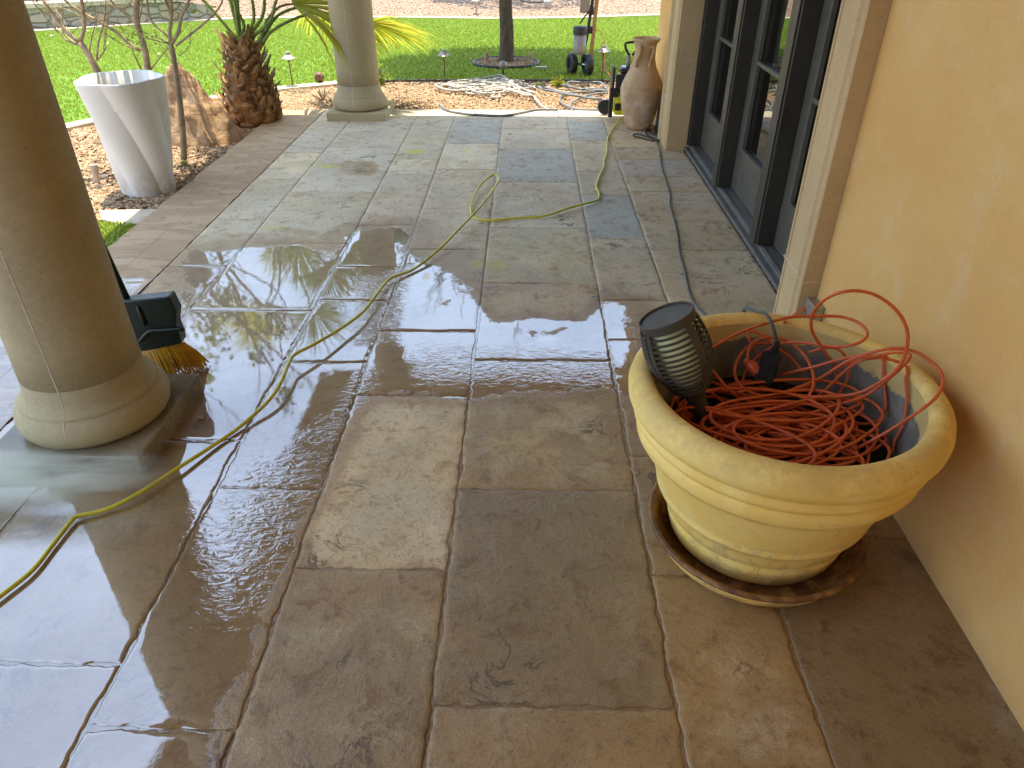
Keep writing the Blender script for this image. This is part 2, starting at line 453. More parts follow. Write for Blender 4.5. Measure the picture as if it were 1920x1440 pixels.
def m_pot():
    t = NT('yellow_cast_planter')
    sp = t.N('ShaderNodeSeparateXYZ'); t.L(t.co, sp.inputs[0]); z = sp.outputs[2]
    a = t.noise(5, 6, .6, .5); b = t.noise(70, 4, .75)
    c = t.mix(t.ss(a, .35, .68), (.86, .585, .15), (.92, .69, .23))
    # worn darker rim with dirt
    rim = t.math('MULTIPLY', t.ss(z, .455, .50), t.ss(t.math('ADD', t.noise(9, 6, .7), t.math('MULTIPLY', b, .25)), .45, .70))
    c = t.mix(t.math('MULTIPLY', rim, .38), c, (.44, .28, .12))
    c = t.mix(t.math('MULTIPLY', t.ss(b, .55, .8), .25), c, (.36, .25, .09))
    # scaly deposits on the lower band
    band = t.math('MULTIPLY', t.ss(z, .24, .17), t.ss(t.noise(16, 6, .7, .6), .50, .62))
    c = t.mix(t.math('MULTIPLY', band, .6), c, (.62, .50, .20))
    grime = t.math('MULTIPLY', t.ss(t.noise(24, 7, .75), .58, .70), .40)
    c = t.mix(grime, c, (.30, .19, .07))
    c = t.mix(t.math('MULTIPLY', t.math('MULTIPLY', t.ss(z, .11, .03), t.ss(t.noise(12, 5), .4, .6)), .55), c, (.22, .14, .06))
    h = t.math('ADD', t.math('MULTIPLY', b, .3), t.math('ADD', t.math('MULTIPLY', a, .6), t.math('MULTIPLY', t.math('MULTIPLY', band, t.noise(55, 4, .7)), 2.2)))
    t.P(Base_Color=c, Roughness=.75, Normal=t.bump(h, .45, .005), Specular_IOR_Level=.25)
    return t.m
M_pot = m_pot()
M_potin = simple('planter_inside', (.145, .135, .125), .8, .35, 11, .5, .006)
def m_saucer():
    t = NT('rusty_saucer_rim')
    a = t.noise(14, 7, .7, .6)
    t.P(Base_Color=t.ramp(a, [(.32, (.045, .022, .012)), (.52, (.20, .085, .025)), (.66, (.45, .26, .08)), (.75, (.60, .48, .22))]), Roughness=.45, Normal=t.bump(a, .5, .004))
    return t.m
M_saucer_rim = m_saucer()
M_soil = simple('potting_soil', (.022, .016, .012), .9, .5, 40, 1.0, .02)
M_dblk = simple('dark_plastic', (.045, .043, .038), .5, .15, 10, .05)
M_torch = simple('torch_plastic', (.055, .048, .036), .55, .15, 12, .05)
M_torchcap = simple('torch_solar_cap', (.17, .145, .10), .7, .08, 10, .05)
M_torchglow = simple('torch_diffuser', (.80, .82, .42), .5, .1, 10, .0)
M_blk = simple('black_rubber', (.018, .018, .02), .5, .2, 20, .1)
M_blkgl = simple('black_gloss_plastic', (.02, .024, .032), .28, .2, 20, .1)
M_orange = simple('orange_cord_jacket', (.64, .115, .022), .42, .1, 30, .05)
M_oplug = simple('orange_plug', (.66, .11, .04), .4, .1, 30, .05)
M_yhose = simple('yellow_hose', (.64, .58, .04), .42, .12, 12, .05)
M_gcord = simple('grey_green_cord', (.10, .12, .105), .55, .15, 12, .05)
M_ghose = simple('grey_hose', (.16, .17, .175), .5, .2, 12, .05)
M_whose = simple('pale_hose', (.46, .43, .36), .7, .2, 20, .2)
M_metal = simple('brushed_metal', (.45, .46, .46), .35, .05, 30, .05, metal=.8)
M_bronze = simple('aged_lamp_metal', (.30, .26, .22), .5, .2, 20, .1, metal=.4)
M_stakecu = simple('copper_stake', (.16, .075, .04), .55, .2, 20, .1, metal=.3)
M_vase = None
def m_vase():
    t = NT('terracotta_vase')
    a = t.noise(5, 7, .65, .7); b = t.noise(28, 5, .7)
    sp = t.N('ShaderNodeSeparateXYZ'); t.L(t.co, sp.inputs[0])
    c = t.ramp(a, [(.3, (.36, .20, .095)), (.5, (.50, .33, .18)), (.7, (.56, .42, .27))])
    c = t.mix(t.math('MULTIPLY', t.ss(t.noise(9, 7, .7), .45, .65), t.math('MULTIPLY', t.ss(sp.outputs[2], .36, .2), .6)), c, (.62, .56, .46))
    c = t.mix(t.math('MULTIPLY', t.ss(b, .6, .8), .5), c, (.22, .13, .07))
    c = t.mix(t.math('MULTIPLY', t.ss(sp.outputs[2], .05, .0), .5), c, (.40, .18, .07))
    t.P(Base_Color=c, Roughness=.85, Normal=t.bump(t.math('ADD', a, t.math('MULTIPLY', b, .5)), .5, .01))
    return t.m
M_vase = m_vase()
M_door = simple('painted_door', (.090, .083, .062), .42, .08, 6, .05)
M_frame = simple('painted_door_frame', (.040, .034, .025), .45, .1, 6, .05)
M_sill = simple('metal_threshold', (.155, .150, .135), .45, .12, 14, .1, metal=.2)
M_yel = simple('yellow_plastic', (.70, .66, .03), .35, .05, 8, .0)
M_brist = simple('yellow_bristles', (.72, .42, .02), .45, .2, 25, .0)
M_broom = simple('dark_green_plastic', (.014, .026, .022), .42, .2, 10, .1)
M_wood = simple('pale_lumber', (.50, .31, .16), .75, .15, 9, .3)
M_canister = simple('grey_canister', (.26, .24, .22), .35, .06, 8, .0)
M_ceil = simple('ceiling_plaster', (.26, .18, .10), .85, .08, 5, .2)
M_roof = simple('roof_tile', (.30, .15, .08), .85, .2, 5, .2)
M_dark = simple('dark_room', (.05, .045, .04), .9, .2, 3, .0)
M_plate = simple('outlet_cover_metal', (.42, .40, .36), .4, .05, 10, .0, metal=.5)
M_paper = simple('dry_leaf', (.55, .47, .30), .8, .1, 20, .0)
M_wallstone = None
def m_wallstone():
    t = NT('retaining_wall_stone')
    mp = t.N('ShaderNodeMapping'); mp.inputs['Scale'].default_value = (1, 1, 1.7); t.L(t.co, mp.inputs[0])
    v = t.N('ShaderNodeTexVoronoi'); v.inputs['Scale'].default_value = 4.2; t.L(mp.outputs[0], v.inputs[0])
    e = t.vor(4.2, 'DISTANCE_TO_EDGE', mp.outputs[0])
    sep = t.N('ShaderNodeSeparateColor'); t.L(v.outputs['Color'], sep.inputs[0])
    c = t.ramp(sep.outputs[0], [(0, (.24, .23, .17)), (.4, (.36, .33, .24)), (.7, (.42, .33, .20)), (1, (.30, .31, .25))])
    c = t.mix(t.math('MULTIPLY', t.noise(25, 4), .4), c, (.14, .12, .08))
    c = t.mix(t.ss(e, .03, .005), c, (.12, .10, .07))
    t.P(Base_Color=c, Roughness=.9, Normal=t.bump(t.ss(e, .0, .12), .9, .03))
    return t.m
M_wallstone = m_wallstone()
def m_glass():
    t = NT('window_glass')
    g = t.N('ShaderNodeBsdfGlossy'); g.inputs['Roughness'].default_value = .005; g.inputs[0].default_value = (.95, .97, .96, 1)
    tr = t.N('ShaderNodeBsdfTransparent'); tr.inputs[0].default_value = (.45, .47, .45, 1)
    fr = t.N('ShaderNodeFresnel'); fr.inputs[0].default_value = 2.7
    mx = t.N('ShaderNodeMixShader'); t.L(fr.outputs[0], mx.inputs[0]); t.L(tr.outputs[0], mx.inputs[1]); t.L(g.outputs[0], mx.inputs[2])
    t.L(mx.outputs[0], t.out.inputs[0])
    return t.m
M_glass = m_glass()

# ------------------------------------------------------------ patio floor
XW = 1.10                        # stucco wall plane
def inpoly(x, y, P):
    ins = np.zeros(x.shape, bool); n = len(P); j = n-1
    for i in range(n):
        xi, yi = P[i]; xj, yj = P[j]
        c = ((yi > y) != (yj > y)) & (x < (xj-xi)*(y-yi)/((yj-yi) or 1e-9)+xi)
        ins ^= c; j = i
    return ins
def polydist(x, y, P):
    d = np.full(x.shape, 1e9)
    for i in range(len(P)):
        ax, ay = P[i]; bx, by = P[(i+1) % len(P)]
        vx, vy = bx-ax, by-ay; L = vx*vx+vy*vy+1e-12
        t = np.clip(((x-ax)*vx+(y-ay)*vy)/L, 0, 1)
        d = np.minimum(d, np.hypot(x-ax-t*vx, y-ay-t*vy))
    return d
def soft(x, y, P, fall):
    s = polydist(x, y, P); s = np.where(inpoly(x, y, P), s, -s)
    return np.clip(.5+s/(2*fall), 0, 1)
def gp(l): return [tuple(G(*p)[:2]) for p in l]
# where the hosed water stands, in floor coordinates
POOL = [gp([(-900, 640), (0, 600), (330, 575), (352, 470), (440, 462), (560, 455), (620, 470), (665, 428), (775, 420), (775, 468), (835, 500), (900, 560), (960, 590), (1060, 595), (1130, 560), (1180, 570), (1200, 620), (1215, 760), (1150, 742), (1000, 745), (885, 752), (700, 742), (680, 780), (640, 860), (612, 920), (560, 1070), (440, 1330), (400, 1500), (200, 2300), (-2600, 2300)])]
DAMP = gp([(-900, 560), (200, 500), (400, 440), (600, 440), (700, 400), (900, 470), (1100, 540), (1230, 560), (1300, 640), (1700, 640), (2300, 2300), (-2600, 2300)])
DRYISH = [(gp([(690, 765), (872, 765), (835, 1060), (565, 1055)]), .34, .05), (gp([(915, 745), (1150, 745), (1165, 900), (890, 905)]), .14, .07),
          (gp([(560, 1090), (830, 1090), (800, 1440), (470, 1440)]), .10, .10), (gp([(1290, 1210), (1480, 1240), (1560, 1440), (1310, 1440)]), .12, .06)]
DRYSPOT = [(gp([(800, 560), (850, 560), (845, 580), (800, 578)]), .35, .03), (gp([(985, 620), (1060, 615), (1050, 640), (990, 645)]), .35, .03),
           (gp([(905, 540), (1120, 548), (1100, 600), (1000, 585), (915, 610)]), .30, .05), (gp([(430, 480), (640, 480), (640, 500), (430, 500)]), .2, .05)]
RIPPLE = [(gp([(440, 880), (620, 870), (600, 960), (520, 1100), (400, 1170), (390, 1000)]), .55, .14), (gp([(600, 820), (700, 700), (700, 860), (620, 900)]), .5, .08),
          (gp([(690, 520), (760, 500), (740, 640), (680, 640)]), .8, .05), (gp([(780, 640), (1150, 650), (1150, 735), (780, 720)]), .16, .05)]
MOSS = [((930, 497), .085, .055, 1.0), ((893, 496), .06, .05, 1.0), ((778, 284), .10, .05, .85), ((610, 312), .15, .05, .6), ((665, 303), .10, .03, .45), ((560, 470), .3, .12, .45), ((872, 283), .03, .03, .8), ((515, 428), .16, .03, .5)]
WETSPOT = [(gp([(640, 303), (700, 303), (712, 320), (690, 330), (640, 322)]), .5, .03), (gp([(520, 425), (600, 432), (612, 405), (600, 445), (520, 440)]), .28, .02),
           (gp([(385, 377), (435, 370), (425, 386), (385, 386)]), .8, .015), (gp([(540, 480), (560, 462), (575, 500), (610, 540), (540, 530)]), .5, .05)]
def wetness(x, y):
    W = np.zeros(x.shape)
    W = np.maximum(W, .39*soft(x, y, DAMP, .12))
    for P in POOL: W = np.maximum(W, 1.0*soft(x, y, P, .20))
    for P, a, f in DRYISH: W = W-a*soft(x, y, P, f)
    for P, a, f in DRYSPOT: W = W-a*soft(x, y, P, f)
    for P, a, f in WETSPOT: W = np.maximum(W, a*soft(x, y, P, f))
    return np.clip(W*1.12, 0, 1.15)
def ripples(x, y):
    W = np.full(x.shape, .006)
    for P, a, f in RIPPLE: W = np.maximum(W, a*soft(x, y, P, f))
    return W
def mossy(x, y):
    W = np.zeros(x.shape)
    for (px, py), rx, ry, a in MOSS:
        c = G(px, py); d = np.hypot((x-c.x)/rx, (y-c.y)/(ry*1.6)); W = np.maximum(W, a*np.clip(1.25-d, 0, 1))
    return W
def vnoise(x, y, s, seed=0.0):
    return np.array([mn.noise(Vector((a*s, b*s, seed))) for a, b in zip(x, y)])

XC = [-1.80, -1.50, -0.95, -0.62, -0.20, 0.35, 0.66, 1.184]
CUTS = [
 [6.55, 6.27, 5.40, 4.78, 4.02, 3.35, 2.45, 1.75, 1.0, .3, -.6],
 [6.55, 5.54, 4.51, 3.66, 2.88, 1.93, 1.06, .3, -.6],
 [6.55, 6.02, 5.24, 4.88, 3.94, 3.36, 2.99, 2.44, 1.69, .90, .2, -.6],
 [6.55, 6.47, 5.68, 5.01, 4.21, 3.59, 2.70, 2.21, 1.37, .55, -.6],
 [6.55, 6.12, 5.53, 4.74, 3.91, 3.18, 2.47, 1.70, .97, .2, -.6],
 [6.55, 6.38, 5.77, 4.99, 4.48, 3.76, 3.01, 2.64, 1.87, 1.36, .45, -.6],
 [6.55, 5.60, 5.26, 4.86, 4.55, 4.04, 3.61, 3.31, 2.5, 1.51, .40, -.6]]
GREY = (.76, .66, .45); TAN = (.64, .485, .235); PINK = (.61, .48, .30); BLUE = (.50, .50, .42); BEIGE = (.84, .64, .36)
def tint_for(ci, k, yc):
    far = min(1, max(0, (yc-2.2)/1.5))
    b = Vector(TAN).lerp(Vector(GREY), far)
    if ci == 6: b = Vector(PINK).lerp(Vector(TAN), .25)
    if ci == 5: b = b.lerp(Vector(PINK), .45)
    r = random.Random(ci*100+k)
    j = r.uniform(.88, 1.12)
    b = b*j; b.x *= r.uniform(.97, 1.04); b.z *= r.uniform(.93, 1.06)
    if (ci, k) in ((5, 4), (4, 2), (3, 1), (5, 1)): b = Vector(BLUE)*r.uniform(.98, 1.12)
    if (ci, k) == (3, 7): b = Vector(BEIGE)
    if (ci, k) == (4, 7): b = Vector((.56, .42, .21))
    if (ci, k) == (6, 9): b = Vector((.36, .26, .15))
    if (ci, k) == (6, 2): b = Vector((.54, .45, .35))
    return b
def build_floor():
    V = []; Fc = []; tint = []; stone = []; spot = []; base = 0; sid = 0
    for ci, cuts in enumerate(CUTS):
        x0, x1 = XC[ci], XC[ci+1]
        if ci == 0: xo = -2.20
        for k in range(len(cuts)-1):
            y1, y0 = cuts[k], cuts[k+1]
            xa, xb = x0, x1
            yc = (y0+y1)/2
            if y1 < .35: res = .05
            elif yc < 3.0: res = .0125
            else: res = .022
            g = .0038 if y1 < 3 else .0032
            nx = max(3, int((xb-xa)/res)); ny = max(3, int((y1-y0)/res))
            us = np.linspace(0, 1, nx+1); vs = np.linspace(0, 1, ny+1)
            # extra rows close to the rim so the edge rounds over
            e = .004
            us = np.unique(np.concatenate([us, [e/(xb-xa), 1-e/(xb-xa)]])); vs = np.unique(np.concatenate([vs, [e/(y1-y0), 1-e/(y1-y0)]]))
            uu, vv = np.meshgrid(us, vs); nxx = len(us); nyy = len(vs)
            X = xa+g+(xb-xa-2*g)*uu; Y = y0+g+(y1-y0-2*g)*vv
            sd_ = sid*3.7
            a = .0052 if yc < 3.2 else .0035
            def edge(t, s): 
                return vnoise(t, np.zeros_like(t), 34, s)*a*1.3+vnoise(t, np.zeros_like(t), 7, s+.5)*a*1.2+vnoise(t, np.zeros_like(t), 90, s+.9)*a*.5
            yl = y0+(y1-y0)*vs; xl = xa+(xb-xa)*us
            eL = edge(yl, sd_+.1); eR = edge(yl, sd_+.2); eB = edge(xl, sd_+.3); eT = edge(xl, sd_+.4)
            X = X+np.outer(eL, np.ones(nxx))*np.clip(1-uu*(xb-xa)/.03, 0, 1)+np.outer(eR, np.ones(nxx))*np.clip(1-(1-uu)*(xb-xa)/.03, 0, 1)
            Y = Y+np.outer(np.ones(nyy), eB)*np.clip(1-vv*(y1-y0)/.03, 0, 1)+np.outer(np.ones(nyy), eT)*np.clip(1-(1-vv)*(y1-y0)/.03, 0, 1)
            dx = np.minimum(uu, 1-uu)*(xb-xa); dy = np.minimum(vv, 1-vv)*(y1-y0); dd = np.minimum(dx, dy)
            r = random.Random(sid)
            tx, ty, tz = r.uniform(-.0015, .0015), r.uniform(-.0015, .0015), r.uniform(-.0012, .0012)
            fx, fy = X.ravel(), Y.ravel()
            rel = vnoise(fx, fy, 5, sd_)*.0012+vnoise(fx, fy, 22, sd_)*.0007
            flood = np.clip(wetness(fx, fy)*1.5-.5, 0, 1).reshape(X.shape)
            Z = (rel.reshape(X.shape)+(uu-.5)*tx+(vv-.5)*ty+tz)*(1-.88*flood)
            chip = np.clip(vnoise(fx, fy, 11, sd_+2).reshape(X.shape)*1.5+.3, 0, 1)
            Z = Z-(.0014*np.clip(1-dd/.004, 0, 1)+.0020*chip*np.clip(1-dd/.009, 0, 1))*(1-.45*flood)
            n = nxx*nyy
            P = np.stack([X.ravel(), Y.ravel(), Z.ravel()], 1)
            V.append(P)
            idx = np.arange(n).reshape(nyy, nxx)+base
            q = np.stack([idx[:-1, :-1].ravel(), idx[:-1, 1:].ravel(), idx[1:, 1:].ravel(), idx[1:, :-1].ravel()], 1)
            Fc.append(q)
            rim = np.concatenate([idx[0, :], idx[1:, -1], idx[-1, -2::-1], idx[-2:0:-1, 0]])
            RP = P[rim-base].copy(); RP[:, 2] = -.03
            V.append(RP); m = len(rim); ri = np.arange(m)+base+n
            Fc.append(np.stack([rim, ri, np.roll(ri, -1), np.roll(rim, -1)], 1))
            tc = tint_for(ci, k, yc)
            tint += [tuple(tc)]*(n+m); stone += [r.random()]*(n+m)
            spot += [0.75 if (ci, k) == (4, 7) else r.uniform(0, .5)]*(n+m)
            base += n+m; sid += 1
    V = np.concatenate(V); Fc = np.concatenate(Fc)
    o = obj('patio_floor', V, Fc, M_floor, smooth=True)
    me = o.data
    x, y = V[:, 0], V[:, 1]
    def fa(name, arr):
        at = me.attributes.new(name, 'FLOAT', 'POINT'); at.data.foreach_set('value', np.asarray(arr, dtype=np.float32))
    fa('stone', stone); fa('wet', wetness(x, y)); fa('ripple', ripples(x, y)); fa('moss', mossy(x, y)); fa('spot', spot)
    at = me.attributes.new('tint', 'FLOAT_COLOR', 'POINT')
    at.data.foreach_set('color', np.concatenate([np.array(tint, dtype=np.float32), np.ones((len(tint), 1), np.float32)], 1).ravel())
    struct(o, 'grey and tan sandstone slab paving, wet in the middle and dry at the far end')
    # bedding mortar between the slabs, same wet shader
    nx, ny = 90, 190
    X, Y = np.meshgrid(np.linspace(-1.80, 1.184, nx), np.linspace(-.6, 6.55, ny))
    Z = np.full(X.shape, -.0030)+vnoise(X.ravel(), Y.ravel(), 14, 3).reshape(X.shape)*.0018
    P = np.stack([X.ravel(), Y.ravel(), Z.ravel()], 1); idx = np.arange(nx*ny).reshape(ny, nx)
    q = np.stack([idx[:-1, :-1].ravel(), idx[:-1, 1:].ravel(), idx[1:, 1:].ravel(), idx[1:, :-1].ravel()], 1)
    o2 = obj('patio_mortar', P, q, M_floor, smooth=True); me = o2.data
    fa('stone', np.full(len(P), .3)); fa('wet', np.clip(wetness(P[:, 0], P[:, 1])*1.1, 0, 1)); fa('ripple', np.full(len(P), .1)); fa('moss', mossy(P[:, 0], P[:, 1])); fa('spot', np.zeros(len(P)))
    at = me.attributes.new('tint', 'FLOAT_COLOR', 'POINT')
    at.data.foreach_set('color', np.tile(np.array([.42, .32, .19, 1], np.float32), len(P)))
    struct(o2, 'mortar joints between the paving slabs')
build_floor()

# tan stone border strip along the left bed
def border_strip():
    V = []; Fc = []; base = 0; k = 0
    rows = [(-2.215, -2.002), (-2.001, -1.803)]
    cuts = {0: [6.75, 5.9, 5.05, 4.35, 3.55, 2.9, 2.2, 1.4, .6, -.6], 1: [6.75, 5.5, 4.62, 3.30, 2.75, 1.9, 1.1, .4, -.6]}
    for ri_, (xa, xb) in enumerate(rows):
        c = cuts[ri_]
        for y1, y0 in zip(c[:-1], c[1:]):
            nx = 10; ny = max(4, int((y1-y0)/.03))
            uu, vv = np.meshgrid(np.linspace(0, 1, nx), np.linspace(0, 1, ny))
            X = xa+.0003+(xb-xa-.0006)*uu; Y = y0+.0012+(y1-y0-.0024)*vv
            if ri_ == 0: X = X+(1-uu)*vnoise(Y.ravel(), X.ravel()*0, 5, 2).reshape(X.shape)*.02
            Z = .001+vnoise(X.ravel()*.6, Y.ravel()*1.5, 7, 1).reshape(X.shape)*.005
            P = np.stack([X.ravel(), Y.ravel(), Z.ravel()], 1); n = len(P)
            idx = np.arange(n).reshape(ny, nx)+base
            V.append(P); Fc.append(np.stack([idx[:-1, :-1].ravel(), idx[:-1, 1:].ravel(), idx[1:, 1:].ravel(), idx[1:, :-1].ravel()], 1))
            rim = np.concatenate([idx[0, :], idx[1:, -1], idx[-1, -2::-1], idx[-2:0:-1, 0]])
            RP = P[rim-base].copy(); RP[:, 2] = -.06; V.append(RP); r2 = np.arange(len(rim))+base+n
            Fc.append(np.stack([rim, r2, np.roll(r2, -1), np.roll(rim, -1)], 1))
            base += n+len(rim); k += 1
    V = np.concatenate(V); Fc = np.concatenate(Fc)
    o = obj('path_border', V, Fc, M_path, smooth=False)
    at = o.data.attributes.new('wet', 'FLOAT', 'POINT'); at.data.foreach_set('value', np.clip((3.35-V[:, 1])*3, 0, .85).astype(np.float32))
    struct(o, 'tan riven stone border along the planting bed')
border_strip()
e = MB()
for xa, xb in ((-1.80, -1.28), (-1.275, -.45), (-.445, .28), (.285, 1.35)):
    e.box((xa, 6.555, -.06), (xb, 6.80, .0), .004)
struct(e.build('patio_edging', M_edge), 'pale sunlit edging stones at the end of the patio')

# ------------------------------------------------------------ ground, lawn, gravel
def sheet(name, x0, x1, y0, y1, nx, ny, zf, m, label=None):
    X, Y = np.meshgrid(np.linspace(x0, x1, nx), np.linspace(y0, y1, ny))
    Z = zf(X, Y)
    P = np.stack([X.ravel(), Y.ravel(), Z.ravel()], 1); idx = np.arange(nx*ny).reshape(ny, nx)
    o = obj(name, P, np.stack([idx[:-1, :-1].ravel(), idx[:-1, 1:].ravel(), idx[1:, 1:].ravel(), idx[1:, :-1].ravel()], 1), m, smooth=True)
    return struct(o, label)
g = MB(); g.add([(-120, -60, -.075), (120, -60, -.075), (120, 160, -.075), (-120, 160, -.075)], [(0, 1, 2, 3)])
struct(g.build('ground', M_gravel_far), 'gravel ground reaching to the horizon')
sheet('gravel_bed', -4.6, 1.45, 2.6, 8.75, 60, 60, lambda X, Y: -.035+.006*np.sin(X*5)*np.cos(Y*4), M_gravel, 'tan gravel planting bed')
# lawn outline (ground coordinates)
LN = [(-9.5, 3.4), (-4.6, 4.8), (-4.1, 5.75), (-3.84, 6.26), (-3.73, 6.43), (-3.2, 7.15), (-2.61, 7.71), (-2.0, 8.07), (-1.4, 8.2), (-.49, 8.24), (.3, 8.25), (.93, 8.24), (1.43, 8.19), (3, 8.1), (7, 8.0)]
LF = [(9, 14.3), (4, 14.0), (2.29, 13.83), (.8, 13.45), (-.51, 13.3), (-2.03, 13.42), (-4.0, 13.35), (-4.81, 13.19), (-5.61, 12.77), (-7.2, 11.76), (-10.5, 9.9), (-11, 6)]
LAWN = LN+LF
def flat_poly(name, P, z, m, label):
    bm = bmesh.new(); vs = [bm.verts.new((x, y, z)) for x, y in P]; f = bm.faces.new(vs); bmesh.ops.triangulate(bm, faces=[f])
    me = bpy.data.meshes.new(name); bm.to_mesh(me); bm.free(); me.materials.append(m)
    o = bpy.data.objects.new(name, me); COL.objects.link(o); return struct(o, label)
flat_poly('lawn', LAWN, -.012, M_lawn, 'bright green artificial lawn')
LP2 = gp([(150, 408), (250, 418), (262, 424), (205, 465), (120, 470)])
flat_poly('lawn_patch', LP2, -.016, M_lawn, 'small patch of lawn beside the near column')
def blades(name, P, n, label, hgt=.022, keep=None):
    A = np.array(P); x0, y0 = A.min(0); x1, y1 = A.max(0)
    x = npr.uniform(x0, x1, n*3); y = npr.uniform(y0, y1, n*3)
    k = inpoly(x, y, P)
    if keep is not None: k &= keep(x, y)
    x = x[k][:n]; y = y[k][:n]; n = len(x)
    a = npr.uniform(0, 2*np.pi, n); h = hgt*npr.uniform(.6, 1.3, n); wd = .004*(1+y/6.)
    ln = npr.uniform(-.012, .012, (n, 2))
    V = np.zeros((n, 3, 3)); V[:, 0] = np.stack([x-wd*np.cos(a), y-wd*np.sin(a), np.full(n, -.014)], 1)
    V[:, 1] = np.stack([x+wd*np.cos(a), y+wd*np.sin(a), np.full(n, -.014)], 1)
    V[:, 2] = np.stack([x+ln[:, 0], y+ln[:, 1], h-.01], 1)
    o = obj(name, V.reshape(-1, 3), np.arange(3*n).reshape(-1, 3), M_blade)
    at = o.data.attributes.new('rnd', 'FLOAT', 'POINT'); at.data.foreach_set('value', np.repeat(npr.rand(n), 3).astype(np.float32))
    tag(o, label, 'grass', kind='stuff')
vis = lambda x, y: (x > -y*.72-.5) & (x < y*.30+.3) & (np.hypot((x+.24)/.40, (y-9.2)/.38) > 1)
blades('grass', LAWN, 170000, 'short bright green artificial grass of the lawn', keep=vis)
blades('grass_tuft', LP2, 1500, 'small sunlit patch of grass beside the stone border', .015)

def curb(name, pts, wd, z0, z1, m, label):
    pts = spline([(x, y, 0) for x, y in pts], .12); V = []; Fc = []
    for i, p in enumerate(pts):
        t = (pts[min(i+1, len(pts)-1)]-pts[max(i-1, 0)]).normalized(); nn = Vector((-t.y, t.x, 0))
        V += [p+Vector((0, 0, z0)), p+Vector((0, 0, z1)), p-nn*wd+Vector((0, 0, z1)), p-nn*wd+Vector((0, 0, z0))]
    for i in range(len(pts)-1):
        for k in range(3): Fc.append((i*4+k, i*4+k+1, i*4+k+5, i*4+k+4))
    o = obj(name, V, Fc, m); return struct(o, label)
curb('lawn_curb', LN[:8], .15, -.08, .004, M_curb, 'pale concrete curb along the near lawn edge')
curb('lawn_edging', LN[7:14], .05, -.08, -.004, M_bark2, 'dark strip edging under the shaded lawn edge')
curb('far_curb', LF[:-1], .16, -.08, .01, M_curb, 'pale concrete curb along the far lawn edge')
def slope(X, Y):
    edge = np.interp(X, [p[0] for p in LF[:-2]][::-1], [p[1] for p in LF[:-2]][::-1])
    d = np.clip(Y-edge-.12, 0, None)
    z = -.03+d*.06
    return z-.35*(Y < edge+.05)
sheet('gravel_slope', -16, 9, 9.5, 32, 120, 120, slope, M_gravel_far, 'sunlit gravel slope beyond the lawn')

def pebbles(name, P, n, size, z, label, keep=None):
    A = np.array(P); x0, y0 = A.min(0); x1, y1 = A.max(0)
    x = npr.uniform(x0, x1, n*3); y = npr.uniform(y0, y1, n*3); k = inpoly(x, y, P)
    if keep is not None: k &= keep(x, y)
    x = x[k][:n]; y = y[k][:n]; n = len(x)
    base = np.array([(1, 0, 0), (0, 1, 0), (-1, 0, 0), (0, -1, 0), (0, 0, .75), (0, 0, -.6), (.7, .7, .35), (-.7, .7, .3), (-.7, -.7, .35), (.7, -.7, .3)], float)
    F0 = np.array([(0, 6, 4), (6, 1, 4), (1, 7, 4), (7, 2, 4), (2, 8, 4), (8, 3, 4), (3, 9, 4), (9, 0, 4), (6, 0, 5), (1, 6, 5), (7, 1, 5), (2, 7, 5), (8, 2, 5), (3, 8, 5), (9, 3, 5), (0, 9, 5)])
    s = size*npr.uniform(.5, 1.35, n); a = npr.uniform(0, 6.283, n)
    B = base[None]*npr.uniform(.7, 1.25, (n, 10, 3))*s[:, None, None]*npr.uniform(.6, 1.2, (n, 1, 3))
    ca, sa = np.cos(a)[:, None], np.sin(a)[:, None]
    Vx = B[:, :, 0]*ca-B[:, :, 1]*sa+x[:, None]; Vy = B[:, :, 0]*sa+B[:, :, 1]*ca+y[:, None]; Vz = B[:, :, 2]+z+npr.uniform(0, size*.6, n)[:, None]
    V = np.stack([Vx, Vy, Vz], 2).reshape(-1, 3); Fc = (F0[None]+np.arange(n)[:, None, None]*10).reshape(-1, 3)
    o = obj(name, V, Fc, M_pebble)
    at = o.data.attributes.new('rnd', 'FLOAT', 'POINT'); at.data.foreach_set('value', np.repeat(npr.rand(n), 10).astype(np.float32))
    return tag(o, label, 'gravel', kind='stuff')
pebbles('gravel', [(-1.9, 6.83), (1.25, 6.83), (1.5, 8.2), (.9, 8.2), (-.5, 8.2), (-1.4, 8.16), (-2.0, 8.0), (-2.6, 7.62), (-2.2, 6.83)], 16000, .013, -.03, 'orange tan gravel in the sun at the end of the patio')
pebbles('mulch_gravel', [(-2.23, 4.0), (-2.23, 6.8), (-1.85, 6.83), (-2.0, 7.9), (-2.7, 7.5), (-3.3, 6.9), (-3.8, 6.1), (-4.2, 5.4), (-3.6, 4.2)], 17000, .0135, -.03, 'reddish bark and gravel mulch around the palm and white planter')
pebbles('tree_ring_gravel', [(-.24+.36*math.cos(a*.5236), 9.22+.33*math.sin(a*.5236)) for a in range(12)], 1500, .016, .0, 'reddish gravel inside the tree ring on the lawn')

